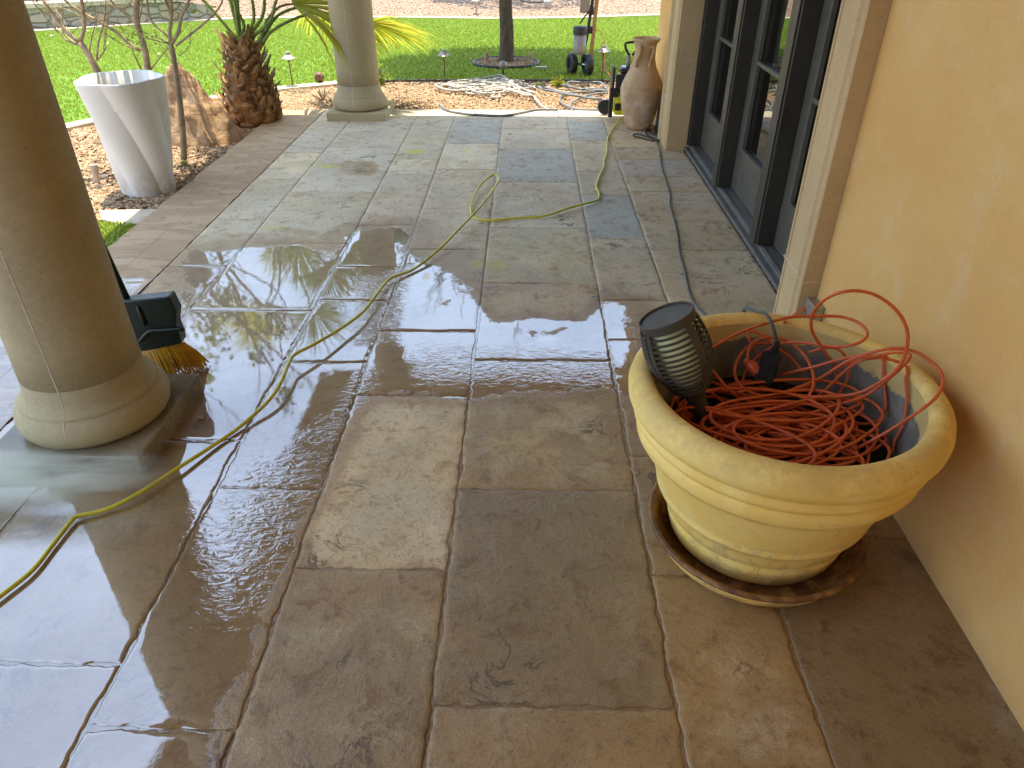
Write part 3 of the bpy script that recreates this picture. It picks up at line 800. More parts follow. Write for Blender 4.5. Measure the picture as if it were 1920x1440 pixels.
# stone retaining wall at the far left
wp = [(-11.5, 10.1), (-7.9, 11.75), (-7.2, 12.02), (-6.3, 12.55), (-5.45, 12.98), (-5.2, 13.35)]
wm = MB(); wpts = spline([(x, y, 0) for x, y in wp], .3)
V = []; Fc = []
for i, p in enumerate(wpts):
    t = (wpts[min(i+1, len(wpts)-1)]-wpts[max(i-1, 0)]).normalized(); nn = Vector((-t.y, t.x, 0)); hh = .28 if i < len(wpts)-4 else .28-.03*(i-len(wpts)+4)
    V += [p+Vector((0, 0, -.1)), p+Vector((0, 0, hh)), p+nn*.3+Vector((0, 0, hh)), p+nn*.3+Vector((0, 0, -.1))]
for i in range(len(wpts)-1):
    for k in range(3): Fc.append((i*4+k, (i+1)*4+k, (i+1)*4+k+1, i*4+k+1))
Fc += [(0, 1, 2, 3), tuple(len(V)-4+q for q in (3, 2, 1, 0))]
rw = thing('retaining_wall', 'low mossy rubble stone retaining wall behind the lawn at the far left', 'stone wall', (-7, 12, 0))
wm.add(V, Fc); wm.build('wall', M_wallstone, rw)
cm = MB(); V = []; Fc = []
for i, p in enumerate(wpts):
    t = (wpts[min(i+1, len(wpts)-1)]-wpts[max(i-1, 0)]).normalized(); nn = Vector((-t.y, t.x, 0)); hh = .283
    V += [p-nn*.03+Vector((0, 0, hh)), p-nn*.03+Vector((0, 0, hh+.06)), p+nn*.34+Vector((0, 0, hh+.06)), p+nn*.34+Vector((0, 0, hh))]
for i in range(len(wpts)-1):
    for k in range(4): Fc.append((i*4+k, (i+1)*4+k, (i+1)*4+(k+1) % 4, i*4+(k+1) % 4))
Fc += [(0, 1, 2, 3), tuple(len(V)-4+q for q in (3, 2, 1, 0))]
cm.add(V, Fc); cm.build('cap', M_curb, rw)

# ------------------------------------------------------------ house
def prism_z(mb, prof, z0, z1):
    n = len(prof)
    mb.add([(x, y, z0) for x, y in prof]+[(x, y, z1) for x, y in prof], [tuple(range(n))[::-1], tuple(range(n, 2*n))]+[(i, (i+1) % n, n+(i+1) % n, n+i) for i in range(n)])
house = thing('house', 'tan stucco house with dark glazed patio doors and covered patio on the right', 'house', (1.3, 3, 0))
YD0, YD1 = 2.74, 5.52; ZT = 2.45
sw = MB()
sw.box((XW, -2.5, -.08), (1.45, 2.478, 2.90))
sw.box((XW, 5.85, -.08), (1.45, 6.72, 2.90))
sw.box((XW, 2.478, 2.70), (1.45, 5.85, 2.90))
sw.build('wall', M_stucco, house)
# cast stone door surround, a moulded profile each side
tr = MB()
S_prof = [(XW+.0, 2.480), (1.035, 2.480), (1.030, 2.486), (1.030, 2.502), (1.036, 2.508), (1.052, 2.515), (1.058, 2.530), (1.052, 2.548), (1.040, 2.560), (1.040, 2.690), (1.046, 2.693), (1.046, 2.702), (1.040, 2.705), (1.040, 2.716), (1.048, 2.722), (1.048, 2.740), (1.19, 2.740), (1.30, 2.74), (1.30, 2.480)]
prism_z(tr, [(x, y) for x, y in S_prof][::-1], .0, ZT)
yo = YD1+.0
N_prof = [(x, yo+(2.740-y)*1.22) for x, y in S_prof]
prism_z(tr, N_prof, .0, ZT)
tr.box((1.04, 2.480, ZT), (1.30, yo+.32, ZT+.24), .004)
tr.build('door_surround', M_trim, house, auto=40)
def jstrip(a, b):
    j = MB(); j.box(a, b); j.build('mortar_joint', M_joint, house)
for z in (.343, 1.30, 2.0):
    jstrip((1.0385, 2.4785, z-.0016), (1.30, 2.738, z+.0016))
    jstrip((1.0385, yo+.002, z-.0016), (1.30, yo+.3185, z+.0016))
jstrip((1.12, yo-.0015, .6184), (1.19, yo+.01, .6216))
# threshold
th = MB()
th.box((1.185, YD0, 0), (1.215, YD1, .022), .002)
for i in range(4): th.box((1.188+i*.007, YD0+.001, .022), (1.191+i*.007, YD1-.001, .0245))
th.box((1.215, YD0, 0), (1.31, YD1, .045), .003)
th.box((1.225, YD0+.001, .045), (1.232, YD1-.001, .050))
th.build('threshold', M_sill, house)
# door frame posts
fr = MB()
posts = [(YD1-.06, YD1), (4.50, 4.64), (3.56, 3.70), (YD0, YD0+.05)]
for a, b in posts:
    fr.box((1.20, a, .046), (1.42, b, ZT), .003)
    fr.box((1.192, a+.02, .046), (1.20, b-.02, ZT), .002)
fr.box((1.20, YD0, 2.30), (1.42, YD1, ZT), .0)
fr.build('door_frame', M_frame, house)
bays = [(4.645, 5.455), (3.705, 4.495), (2.795, 3.555)]
for bi, (a, b) in enumerate(bays):
    d = MB(); st = .105
    zb, zt = .30, 2.18
    d.box((1.285, a, .052), (1.33, a+st, 2.29), .002)
    d.box((1.285, b-st, .052), (1.33, b, 2.29), .002)
    d.box((1.286, a+st, .052), (1.329, b-st, zb), .002)
    d.box((1.286, a+st, zt), (1.329, b-st, 2.29), .002)
    door = d.build('door', M_door, house)
    gm = MB()
    gm.box((1.305, a+st-.001, zb-.001), (1.309, b-st+.001, zt+.001))
    gl = gm.build('pane', M_glass, door); gl.location = -Vector(house.location)
    bd = MB(); f = .016
    for za, zc in ((zb, zb+f), (zt-f, zt)): bd.box((1.279, a+st, za), (1.304, b-st, zc), .003)
    for ya, yb in ((a+st, a+st+f), (b-st-f, b-st)): bd.box((1.279, ya, zb+f), (1.304, yb, zt-f), .003)
    for z in (.79, 1.28, 1.77): bd.box((1.281, a+st+f, z-.011), (1.304, b-st-f, z+.011), .003)
    o = bd.build('glazing_bar', M_door, door); o.location = -Vector(house.location)
# dark room behind the glass
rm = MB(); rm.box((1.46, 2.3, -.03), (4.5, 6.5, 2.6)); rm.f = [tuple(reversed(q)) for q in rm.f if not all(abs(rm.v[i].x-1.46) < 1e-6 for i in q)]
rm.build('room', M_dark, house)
cu = MB()
for a, b in ((2.8, 3.3), (3.75, 4.0), (4.75, 5.15)):
    n = 24; V = []; 
    for i in range(n+1):
        y = a+(b-a)*i/n; x = 1.62+.025*math.sin(i*1.9)
        V += [(x, y, .02), (x, y, 2.3)]
    cu.add(V, [(2*i, 2*i+2, 2*i+3, 2*i+1) for i in range(n)])
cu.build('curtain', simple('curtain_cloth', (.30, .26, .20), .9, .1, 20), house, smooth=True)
# roof, beams, ceiling
ZB = 2.76
bmx = MB()
bmx.box((-1.62, 6.45, ZB), (XW-.002, 6.75, 3.05), .006)
bmx.box((-1.60, -2.5, ZB+.002), (-1.30, 6.448, 3.05), .006)
bmx.build('beam', M_stucco, house)
cl = MB(); cl.box((-2.25, -2.5, 3.052), (1.44, 7.24, 3.14)); cl.build('ceiling', M_ceil, house)
rf = MB(); rf.add([(-2.42, -2.7, 3.143), (3.5, -2.7, 3.143), (3.5, 7.28, 3.143), (-2.42, 7.28, 3.143), (-2.42, -2.7, 3.24), (3.5, -2.7, 3.34), (3.5, 7.28, 3.34), (-2.42, 7.28, 3.24)],
               [(0, 3, 2, 1), (4, 5, 6, 7), (0, 1, 5, 4), (1, 2, 6, 5), (2, 3, 7, 6), (3, 0, 4, 7)])
rf.build('roof', M_roof, house)
bw = MB(); bw.box((-2.25, -2.7, -.08), (1.45, -2.5, 3.05)); bw.build('outer_wall', M_stucco, house)
bw = MB(); bw.box((1.45, 6.52, -.08), (4.8, 6.72, 3.05)); bw.build('outer_wall', M_stucco, house)

# outlet box on the stucco
ob = thing('outlet_box', 'small grey weatherproof outlet box on the stucco wall behind the yellow planter', 'outlet box', (XW, 2.42, .22))
o1 = MB(); o1.box((1.064, 2.385, .15), (1.0985, 2.465, .285), .004); o1.build('box', M_plate, ob)
o2 = MB(); o2.box((1.058, 2.380, .145), (1.0635, 2.470, .290), .002); o2.build('cover', M_metal, ob)

# ------------------------------------------------------------ columns
def column(cx, cy, label):
    t = thing('column', label, 'column', (cx, cy, 0), 'round cast stone patio columns')
    p = MB(); p.box((cx-.25, cy-.25, -.02), (cx+.25, cy+.25, .065), .008); p.build('plinth', M_col if cy > 4 else M_colwet, t)
    b = MB()
    prof = [(.205, .067), (.222, .072), (.233, .09), (.237, .115), (.233, .14), (.222, .160), (.214, .168), (.2125, .171), (.214, .174), (.205, .182), (.192, .20), (.184, .225), (.180, .26)]
    b.lathe(prof, 96, (cx, cy, 0)); b.build('base_moulding', M_col, t, smooth=True)
    s = MB(); s.lathe([(.180, .262), (.177, .40), (.176, 1.0), (.168, 1.9), (.157, 2.55), (.157, 2.60)], 96, (cx, cy, 0)); s.build('shaft', M_col, t, smooth=True)
    c = MB(); c.lathe([(.16, 2.602), (.175, 2.61), (.178, 2.63), (.165, 2.645), (.17, 2.66), (.21, 2.69), (.215, 2.70)], 64, (cx, cy, 0)); c.box((cx-.235, cy-.235, 2.702), (cx+.235, cy+.235, 2.757), .004); c.build('capital', M_col, t, auto=40)
    # mortar seam down the side that faces the camera
    a = math.atan2(-cy, -cx)-(.50 if cy < 4 else .30)
    sm = MB(); V = []; pr = [(.2375, .115), (.2335, .14), (.2225, .160), (.2130, .171), (.2055, .182), (.1925, .20), (.1845, .225), (.1805, .26), (.1775, .40), (.1765, 1.0), (.1685, 1.9), (.1575, 2.55)]
    for r, z in pr:
        for s_ in (-.0016, .0016): V.append((cx+(r+.0004)*math.cos(a)-s_*math.sin(a), cy+(r+.0004)*math.sin(a)+s_*math.cos(a), z))
        
    sm.add(V, [(2*i, 2*i+1, 2*i+3, 2*i+2) for i in range(len(pr)-1)]); sm.build('seam', M_joint, t)
    return t
column(-1.45, 2.0, 'large tan stone column at the left with a broom leaning behind it')
column(-1.44, 6.60, 'smaller looking tan stone column beside the palm at the far patio corner')

# ------------------------------------------------------------ yellow planter, saucer
PCX, PCY = .66, 1.54
pot = thing('planter', 'big yellow round planter full of tangled orange cord', 'planter', (PCX, PCY, 0))
pp = [(.205, .015), (.226, .018), (.235, .032), (.242, .06), (.246, .085), (.242, .092), (.245, .10), (.256, .112), (.262, .135), (.268, .15), (.277, .168), (.284, .173), (.287, .182), (.284, .190), (.288, .20), (.304, .25), (.322, .30), (.334, .33), (.338, .334), (.350, .338), (.358, .352), (.360, .370), (.357, .384), (.352, .390), (.362, .395), (.370, .405), (.371, .418), (.366, .426), (.368, .432), (.380, .442), (.388, .460), (.390, .478), (.385, .497), (.373, .510), (.357, .517), (.340, .516), (.331, .509), (.326, .498)]
m1 = MB(); m1.lathe(pp, 128, (PCX, PCY, 0), cap=False)
n0 = len(m1.v)
m1.f.append(tuple(reversed(range(128))))
o = m1.build('body', M_pot, pot, smooth=True)
m2 = MB(); m2.lathe([(.326, .4975), (.322, .47), (.315, .42), (.300, .36), (.285, .30), (.26, .28)], 128, (PCX, PCY, 0), cap=False)
m2.f = [tuple(reversed(q)) for q in m2.f]
def m_inner():
    t = NT('planter_lining')
    sp = t.N('ShaderNodeSeparateXYZ'); t.L(t.co, sp.inputs[0])
    a = t.noise(11, 7, .7, .5)
    lin = t.ss(t.math('ADD', sp.outputs[2], t.math('MULTIPLY', t.math('SUBTRACT', a, .5), .10)), .445, .455)
    g_ = t.ramp(t.noise(7, 6, .65, .8), [(.3, (.11, .095, .075)), (.55, (.21, .19, .15)), (.75, (.36, .32, .25))])
    t.P(Base_Color=t.mix(lin, g_, (.60, .44, .16)), Roughness=.75, Normal=t.bump(a, .5, .008))
    return t.m
m2.build('lining', m_inner(), pot, smooth=True)
so_ = MB(); V = []; Fc = []
R_ = 14; N_ = 48
V.append(Vector((PCX, PCY, .335)))
for i in range(1, R_+1):
    for j in range(N_):
        a = 2*math.pi*j/N_; r = .292*i/R_
        x, y = PCX+r*math.cos(a), PCY+r*math.sin(a)
        V.append(Vector((x, y, .335+.012*mn.noise(Vector((x*22, y*22, 1)))+.006*mn.noise(Vector((x*60, y*60, 1))))))
for j in range(N_): Fc.append((0, 1+j, 1+(j+1) % N_))
for i in range(R_-1):
    for j in range(N_):
        a0 = 1+i*N_; Fc.append((a0+j, a0+N_+j, a0+N_+(j+1) % N_, a0+(j+1) % N_))
so_.add(V, Fc); so_.build('soil', M_soil, pot, smooth=True)
sc = thing('saucer', 'wide plant saucer with rusty rim under the yellow planter', 'saucer', (PCX-.005, PCY-.03, 0))
SX, SY = .650, 1.502
m3 = MB(); m3.lathe([(.20, .0), (.236, .002), (.262, .022), (.278, .052), (.2835, .068)], 96, (SX, SY, 0)); m3.f = m3.f[:-1]; m3.build('bowl', M_pot, sc, smooth=True)
m4 = MB(); m4.lathe([(.284, .067), (.2905, .069), (.294, .075), (.291, .081), (.284, .083), (.277, .079), (.270, .060), (.252, .030), (.235, .0145), (.001, .0142)], 96, (SX, SY, 0), cap=False); m4.build('rim', M_saucer_rim, sc, smooth=True)
# lift of planter: its base sits in the saucer
# ------------------------------------------------------------ solar torch
tb = Vector((.495, 1.55, .34)); tt = PY(1248, 590, 1.60)
ax = (tt-tb).normalized(); zq = ax.to_track_quat('Z', 'Y').to_matrix()
L = (tt-tb).length
torch = thing('garden_torch', 'dark slatted solar torch lamp leaning in the yellow planter', 'garden light', tb)
m5 = MB(); m5.lathe([(.006, -.03), (.021, .0), (.022, .25*L), (.026, .33*L), (.036, .39*L), (.050, .44*L)], 32, tb, zq); m5.build('stake', M_torch, torch, smooth=True)
# head profile radius along axis
hz0, hz1 = .42*L, L
def hr(s):                         # s 0..1 along the head
    return .050+.032*math.sin(min(1, s/.62)*math.pi/2)-.012*max(0, (s-.62)/.38)**1.6
m6 = MB()
NA = 96
slats = 13
for k in range(slats+1):
    s_ = k/slats; z = hz0+(hz1-.02-hz0)*s_; r = hr(s_); hh = .0030
    m6.lathe([(r-.003, z-hh), (r, z-hh), (r+.0006, z+hh), (r-.003, z+hh), (r-.003, z-hh)], NA, tb, zq, cap=False)
loc = zq.transposed() @ (Vector((0, 0, H))-tb).normalized(); aC = math.atan2(loc.y, loc.x)    # side of the head that looks at the open patio
for a0, wd_ in ((aC+.62, .13), (aC-.95, .10), (aC+2.3, .12), (aC-2.3, .12), (aC+1.50, .12)):
    n = 22; V = []
    for k in range(n+1):
        s_ = k/n; z = hz0+(hz1-.02-hz0)*s_; r = hr(s_)+.0016
        for da in (-wd_, wd_): V.append(tb+zq @ Vector((r*math.cos(a0+da), r*math.sin(a0+da), z)))
        for da in (wd_, -wd_): V.append(tb+zq @ Vector(((r-.005)*math.cos(a0+da), (r-.005)*math.sin(a0+da), z)))
    Fc = []
    for k in range(n):
        for c_ in range(4): Fc.append((k*4+c_, k*4+(c_+1) % 4, k*4+4+(c_+1) % 4, k*4+4+c_))
    m6.add(V, Fc)
for lo, hi in ((aC-2.2, aC-1.05),):
    for sgn in (-1, 1):
        for k in range(-5, 17):
            P_ = []
            for j in range(9):
                s_ = (k+j*.6)/16
                if s_ < 0 or s_ > 1: continue
                r = hr(s_)+.0008; f_ = j/8 if sgn > 0 else 1-j/8; a = lo+(hi-lo)*f_; P_.append(tb+zq @ Vector((r*math.cos(a), r*math.sin(a), hz0+(hz1-.02-hz0)*s_)))
            if len(P_) > 1: m6.tube(P_, .0036, 5)
m6.build('cage', M_torch, torch, smooth=False)
m7 = MB(); m7.lathe([(.030, hz0+.005), (.044, hz0+.03), (.056, hz0+.07), (.058, hz1-.03)], 32, tb, zq); m7.build('diffuser', M_torchglow, torch, smooth=True)
m8 = MB(); m8.lathe([(.0705, hz1-.024), (.0712, hz1-.012), (.0705, hz1-.001), (.0690, hz1), (.0665, hz1-.001), (.0660, hz1-.005)], 64, tb, zq); m8.build('cap', M_torch, torch, auto=40)
m9 = MB(); m9.lathe([(.0655, hz1-.0052), (.0002, hz1-.0050)], 64, tb, zq); m9.build('solar_panel', M_torchcap, torch)

# ------------------------------------------------------------ orange cord
def z2(l): return [G(1380+x*.243, 530+y*.2430, z) for x, y, z in l]
cord = MB()
CR = .0041
L_ = [
 [(780,780,.40),(775,700,.42),(740,620,.46),(670,510,.52),(610,420,.56),(580,340,.60),(590,250,.64),(650,160,.69),(760,90,.73),(900,62,.745),(1050,85,.74),(1180,160,.72),(1280,270,.69),(1325,400,.65),(1310,540,.60),(1260,640,.56),(1150,740,.52),(1000,830,.47),(850,870,.44),(640,880,.42),(430,865,.40),(250,820,.39),(100,760,.385),(-60,790,.37)],
 [(-380,640,.44),(-280,560,.46),(-150,480,.49),(0,400,.51),(150,340,.53),(400,270,.555),(620,258,.565),(800,262,.57),(930,300,.57),(1010,370,.565),(1000,430,.56),(930,470,.55),(800,495,.53),(650,480,.51),(480,460,.49),(350,470,.47),(240,520,.44),(150,590,.42),(80,680,.40),(40,800,.37)],
 [(330,720,.40),(450,685,.43),(600,650,.46),(850,580,.51),(1000,570,.53),(1180,590,.53),(1320,650,.52),(1400,740,.50),(1440,880,.47),(1440,1000,.44),(1410,1120,.41),(1380,1240,.37),(1300,1330,.35)],
 [(350,860,.37),(480,830,.39),(600,770,.42),(740,680,.47),(870,600,.51),(1030,545,.54),(1150,515,.56),(1280,508,.57),(1400,540,.57),(1520,620,.565),(1590,710,.555),(1590,800,.545),(1530,900,.530),(1400,1000,.50),(1250,1100,.45),(1100,1190,.41),(950,1270,.375),(800,1360,.35)],
 [(90,640,.43),(90,560,.45),(110,490,.47),(160,445,.48),(260,422,.49),(380,440,.48),(480,510,.47),(560,610,.46),(600,740,.44),(580,840,.42),(500,930,.40),(380,975,.385),(250,970,.38),(100,910,.375),(-50,820,.37),(-200,760,.365)],
 [(250,470,.45),(120,480,.45),(40,550,.44),(-10,660,.43),(10,760,.42),(80,830,.41),(200,870,.40),(350,850,.405),(500,800,.42),(640,740,.44),(760,670,.46),(870,620,.48),(990,590,.50),(1130,575,.51),(1165,570,.51),(1200,660,.48),(1230,800,.44),(1210,930,.41),(1120,1050,.385),(1000,1090,.37),(900,1070,.36),(780,980,.35)],
 [(520,700,.40),(430,590,.43),(330,510,.46),(230,420,.48),(130,370,.49),(90,400,.48),(120,470,.46),(160,550,.43)],
 [(560,540,.47),(700,500,.50),(800,520,.50),(860,600,.47),(870,680,.44),(850,770,.41),(790,860,.385)],
 [(-100,940,.36),(0,970,.37),(250,1010,.375),(500,1020,.385),(750,950,.41),(1000,870,.45),(1180,740,.51),(1320,610,.57),(1340,550,.585),(1250,535,.57),(1100,560,.54),(950,605,.51),(830,690,.47),(720,800,.42),(640,870,.39),(500,940,.36)],
 [(-420,620,.40),(-300,760,.39),(-150,880,.38),(0,1000,.375),(200,1060,.37),(420,1160,.365),(620,1240,.36),(720,1320,.355),(780,1390,.35)],
 [(-480,560,.49),(-430,480,.52),(-330,520,.50),(-230,620,.47),(-140,730,.44),(-60,820,.41),(40,900,.38)],
 [(-250,1080,.36),(0,1080,.37),(300,1180,.37),(600,1260,.365),(800,1280,.36),(910,1210,.365),(930,1110,.37),(860,1090,.375),(700,1140,.37),(450,1100,.365),(200,1000,.36)],
 [(1010,420,.565),(1050,435,.56),(1090,480,.55),(1120,520,.53),(1180,580,.50),(1210,700,.46)],
]
def inside(p):
    d = math.hypot(p.x-PCX, p.y-PCY)
    if p.z < .505:
        m = float(np.interp(p.z, [.28, .30, .36, .42, .47, .505], [.26, .285, .300, .315, .322, .326]))-.010
        if d > m: p = Vector((PCX+(p.x-PCX)*m/d, PCY+(p.y-PCY)*m/d, p.z))
    return p
for l in L_[:-1]:
    P_ = [inside(p) for p in spline([inside(q_) for q_ in z2(l)], .012)]
    cord.tube(P_, CR, 8)
r = random.Random(5)
for i in range(29):                # the heap underneath: each coil lies a little above the ones before
    cx, cy = PCX-.02+r.uniform(-.11, .10), PCY-.03+r.uniform(-.12, .10)
    ra, rb = r.uniform(.12, .24), r.uniform(.05, .13); ph = r.uniform(-.7, .7); th0 = r.uniform(0, 6.28)
    zc = .350+.0024*i
    P_ = []
    turns = r.uniform(.75, 1.6)
    for k in range(26):
        a = th0+turns*2*math.pi*k/25; wob = 1+.09*math.sin(2*a+i)+.05*math.sin(3*a+ph*2)
        x = ra*math.cos(a)*wob; y = rb*math.sin(a)*wob
        X_, Y_ = cx+x*math.cos(ph)-y*math.sin(ph), cy+x*math.sin(ph)+y*math.cos(ph)
        d = math.hypot(X_-PCX, Y_-PCY); 
        if d > .272: X_ = PCX+(X_-PCX)*.272/d; Y_ = PCY+(Y_-PCY)*.272/d
        P_.append((X_, Y_, max(.347, zc-.10*max(0, d-.20)+.008*math.sin(a*2+i))))
    cord.tube(spline(P_, .015), CR, 8)
# lead up to the outlet
cord.tube(spline([G(1470, 605, .52), G(1490, 590, .42), G(1508, 578, .35), Vector((1.05, 2.42, .235))], .012), CR, 8)
oc = thing('extension_cord', 'long orange extension cord heaped and looping out of the yellow planter', 'extension cord', (PCX, PCY, .34))
cord.build('cable', M_orange, oc, smooth=True)
# orange plug end
pa = G(1402, 680, .43); pb = G(1432, 708, .41)
pq = (pb-pa).normalized().to_track_quat('Z', 'Y').to_matrix()
pm = MB(); pm.lathe([(.007, -.012), (.011, -.006), (.012, .004), (.016, .012), (.0175, .03), (.016, (pb-pa).length)], 12, pa, pq); pm.build('plug', M_oplug, oc, auto=40)
# ------------------------------------------------------------ grey green power cord with black adapter
pc = thing('power_cord', 'thin grey green power cord along the paving ending in a black adapter in the planter', 'power cord', G(1320, 590))
k = MB()
def gl(l, z): return [G(x, y, z) for x, y in l]
gz = .0075
P_ = gl([(1229, 262), (1236, 280), (1240, 310), (1247, 335), (1256, 365), (1256, 385), (1263, 410), (1270, 440), (1274, 475), (1284, 510), (1289, 535), (1297, 560), (1312, 580), (1330, 598), (1352, 622)], gz)
P_ = [p+Vector((0, 0, .0)) for p in P_]
P_ += [Vector((.80, 2.22, .012)), Vector((.86, 2.10, .03)), Vector((.80, 2.0, .25)), G(1395, 588, .50), G(1420, 584, .545), G(1437, 590, .56), G(1448, 610, .55), G(1456, 640, .50), G(1455, 665, .455)]
k.tube(spline(P_, .015), .0050, 8); k.build('cable', M_gcord, pc, smooth=True)
ta, tb2 = G(1458, 640, .50), G(1450, 672, .445)
k = MB(); k.tube([ta, ta.lerp(tb2, .3), ta.lerp(tb2, .31), ta.lerp(tb2, .6), ta.lerp(tb2, .61), tb2], [.0075, .0085, .0105, .0095, .0115, .012], 10); k.build('strain_relief', M_blk, pc)
aa, ab = G(1448, 664, .455), G(1430, 722, .395)
q = (ab-aa).normalized().to_track_quat('Z', 'X').to_matrix()
bm = bmesh.new(); bmesh.ops.create_cube(bm, size=1)
for v in bm.verts: v.co = Vector((v.co.x*.042, v.co.y*.050, (v.co.z+.5)*(ab-aa).length))
bmesh.ops.bevel(bm, geom=bm.edges[:], offset=.005, segments=2, affect='EDGES')
bm.verts.ensure_lookup_table(); k = MB(); k.add([aa+q @ v.co for v in bm.verts], [tuple(x.index for x in f.verts) for f in bm.faces]); bm.free()
for i in range(5):
    c0 = aa.lerp(ab, .2+.15*i); 
k.build('adapter', M_blkgl, pc)

# ------------------------------------------------------------ yellow pressure hose
hp = [(-60, 1165, .012), (0, 1118, .012), (60, 1070, .012), (100, 1020, .012), (135, 975, .014), (148, 967, .014), (200, 955, .012), (260, 925, .02), (330, 880, .02), (400, 835, .012), (450, 800, .012), (500, 755, .03), (525, 720, .045), (540, 685, .055), (552, 665, .055), (590, 645, .05), (640, 615, .04), (680, 585, .035), (705, 553, .03), (732, 522, .02), (775, 505, .012), (820, 470, .03), (860, 430, .05), (900, 388, .055), (925, 355, .055), (935, 335, .05), (925, 328, .045), (905, 342, .04), (890, 365, .025), (883, 390, .015), (888, 407, .012), (920, 413, .012), (965, 409, .012), (1020, 405, .012), (1060, 392, .022), (1095, 382, .02), (1120, 375, .014), (1123, 362, .012), (1118, 350, .012), (1124, 330, .012), (1133, 312, .012), (1132, 305, .012), (1138, 285, .012), (1139, 262, .012), (1148, 243, .012), (1158, 230, .02), (1163, 220, .05)]
P_ = spline([G(x, y, z) for x, y, z in hp], .015)
k = MB(); k.tube(P_, .0066, 10)
tag(k.build('pressure_hose', M_yhose, smooth=True), 'thin yellow green pressure hose snaking the whole length of the patio', 'hose')

# ------------------------------------------------------------ broom behind the near column
br = thing('broom', 'dark green angled broom with yellow bristles behind the large left column', 'broom', (-1.38, 2.36, 0))
k = MB()
YB = 2.37
top = [PY(x, y, YB) for x, y in ((226, 560), (322, 550), (336, 578), (334, 602), (340, 618), (345, 638), (300, 648), (255, 658), (235, 640))]
n = len(top); V = [p+Vector((0, -.028, 0)) for p in top]+[p+Vector((0, .028, 0)) for p in top]
k.add(V, [tuple(range(n)), tuple(range(2*n-1, n-1, -1))]+[(i, n+i, n+(i+1) % n, (i+1) % n) for i in range(n)])
ob_ = k.build('head', M_broom, br)
bv = ob_.modifiers.new('bevel', 'BEVEL'); bv.width = .006; bv.segments = 2
k = MB(); ra = [PY(x, y, YB-.034) for x, y in ((262, 640), (280, 622), (300, 620), (345, 617))]
k.tube(spline(ra, .01), .008, 8); k.tube([PY(258, 575, YB-.03), PY(272, 610, YB-.034)], .006, 8); k.build('ridge', M_broom, br, smooth=True)
k = MB(); rr_ = random.Random(3)
for i in range(34):
    for j in range(5):
        u = i/33; a = PY(256+88*u, 657-16*u, YB+(j-2)*.011)
        gb = Vector((-1.42, 2.30, .004)).lerp(Vector((-1.238, 2.385, .004)), u)+Vector((0, (j-2)*.016, 0))+Vector((rr_.uniform(-.004, .004), rr_.uniform(-.006, .006), rr_.uniform(0, .012)))
        mid = a.lerp(gb, .5)+Vector((.004*u, 0, .003))
        for h_ in range(2):
            off = Vector((rr_.uniform(-.003, .003), rr_.uniform(-.003, .003), 0))
            k.tube([a, mid+off*.5, gb+off], [.0024, .0022, .0014], 4)
k.build('bristles', M_brist, br)
k = MB(); k.tube([PY(238, 560, YB), Vector((-1.56, 2.44, .75)), Vector((-1.66, 2.50, 1.15))], .012, 12); k.build('handle', M_broom, br, smooth=True)

# ------------------------------------------------------------ terracotta vase
VX, VY = .925, 6.17
vase = thing('vase', 'tall weathered terracotta vase by the stucco wall', 'vase', (VX, VY, 0))
k = MB(); k.lathe([(.085, .0), (.098, .004), (.104, .02), (.118, .06), (.140, .13), (.158, .20), (.168, .27), (.169, .31), (.160, .345), (.142, .385), (.118, .43), (.096, .475), (.083, .52), (.079, .56), (.080, .60), (.086, .635), (.100, .655), (.108, .662), (.108, .672), (.100, .676), (.088, .665), (.07, .63), (.06, .55)], 72, (VX, VY, 0), cap=False)
o = k.build('body', M_vase, vase, smooth=True)
for v in o.data.vertices:
    nn = mn.noise(v.co*14)*.0035+mn.noise(v.co*5)*.004
    d = Vector((v.co.x, v.co.y, 0)); 
    if d.length > 1e-4: v.co += d.normalized()*nn
k = MB()
for s_ in (-1, 1):
    ca = math.atan2(-VY, -VX)-.5*s_
    P_ = [Vector((VX+r_*math.cos(ca+da), VY+r_*math.sin(ca+da), z)) for r_, z, da in ((.080, .615, 0), (.100, .625, .1), (.108, .60, .16), (.104, .565, .1), (.110, .52, -.05), (.108, .48, -.1))]
    k.tube(spline(P_, .01), [.011]*len(spline(P_, .01)), 8)
k.build('handle', M_vase, vase, smooth=True)

# ------------------------------------------------------------ pressure washer
wx, wy = .80, 6.50
pwt = thing('pressure_washer', 'yellow and black pressure washer standing behind the terracotta vase', 'pressure washer', (wx, wy, 0))
k = MB(); k.box((.745, 6.42, .04), (.93, 6.60, .20), .02); k.box((.76, 6.43, .20), (.92, 6.59, .36), .03); k.build('housing', M_yel, pwt)
for a_, b_, c_ in (((.742, 6.412, .22), (.86, 6.435, .37), .012), ((.75, 6.41, .08), (.80, 6.43, .14), .008), ((.775, 6.44, .362), (.93, 6.58, .415), .02)):
    k = MB(); k.box(a_, b_, c_); k.build('cover', M_blkgl, pwt)
k = MB(); k.box((.700, 6.43, .02), (.735, 6.47, .42), .006); k.box((.700, 6.40, .19), (.77, 6.46, .26), .008); k.build('frame_post', M_blk, pwt)
k = MB(); k.box((.698, 6.420, .26), (.716, 6.4285, .44), .002); k.build('lance', M_metal, pwt)
k = MB(); k.tube([(.845, 6.5, .41), (.845, 6.5, .50)], .018, 12); k.build('neck', M_canister, pwt, smooth=True)
k = MB(); k.tube(spline([(.850, 6.5, .50), (.82, 6.5, .54), (.808, 6.5, .57), (.812, 6.5, .590), (.84, 6.5, .598), (.90, 6.5, .598), (.92, 6.5, .56), (.87, 6.5, .50)], .02), .010, 8); k.build('handle', M_blk, pwt, smooth=True)
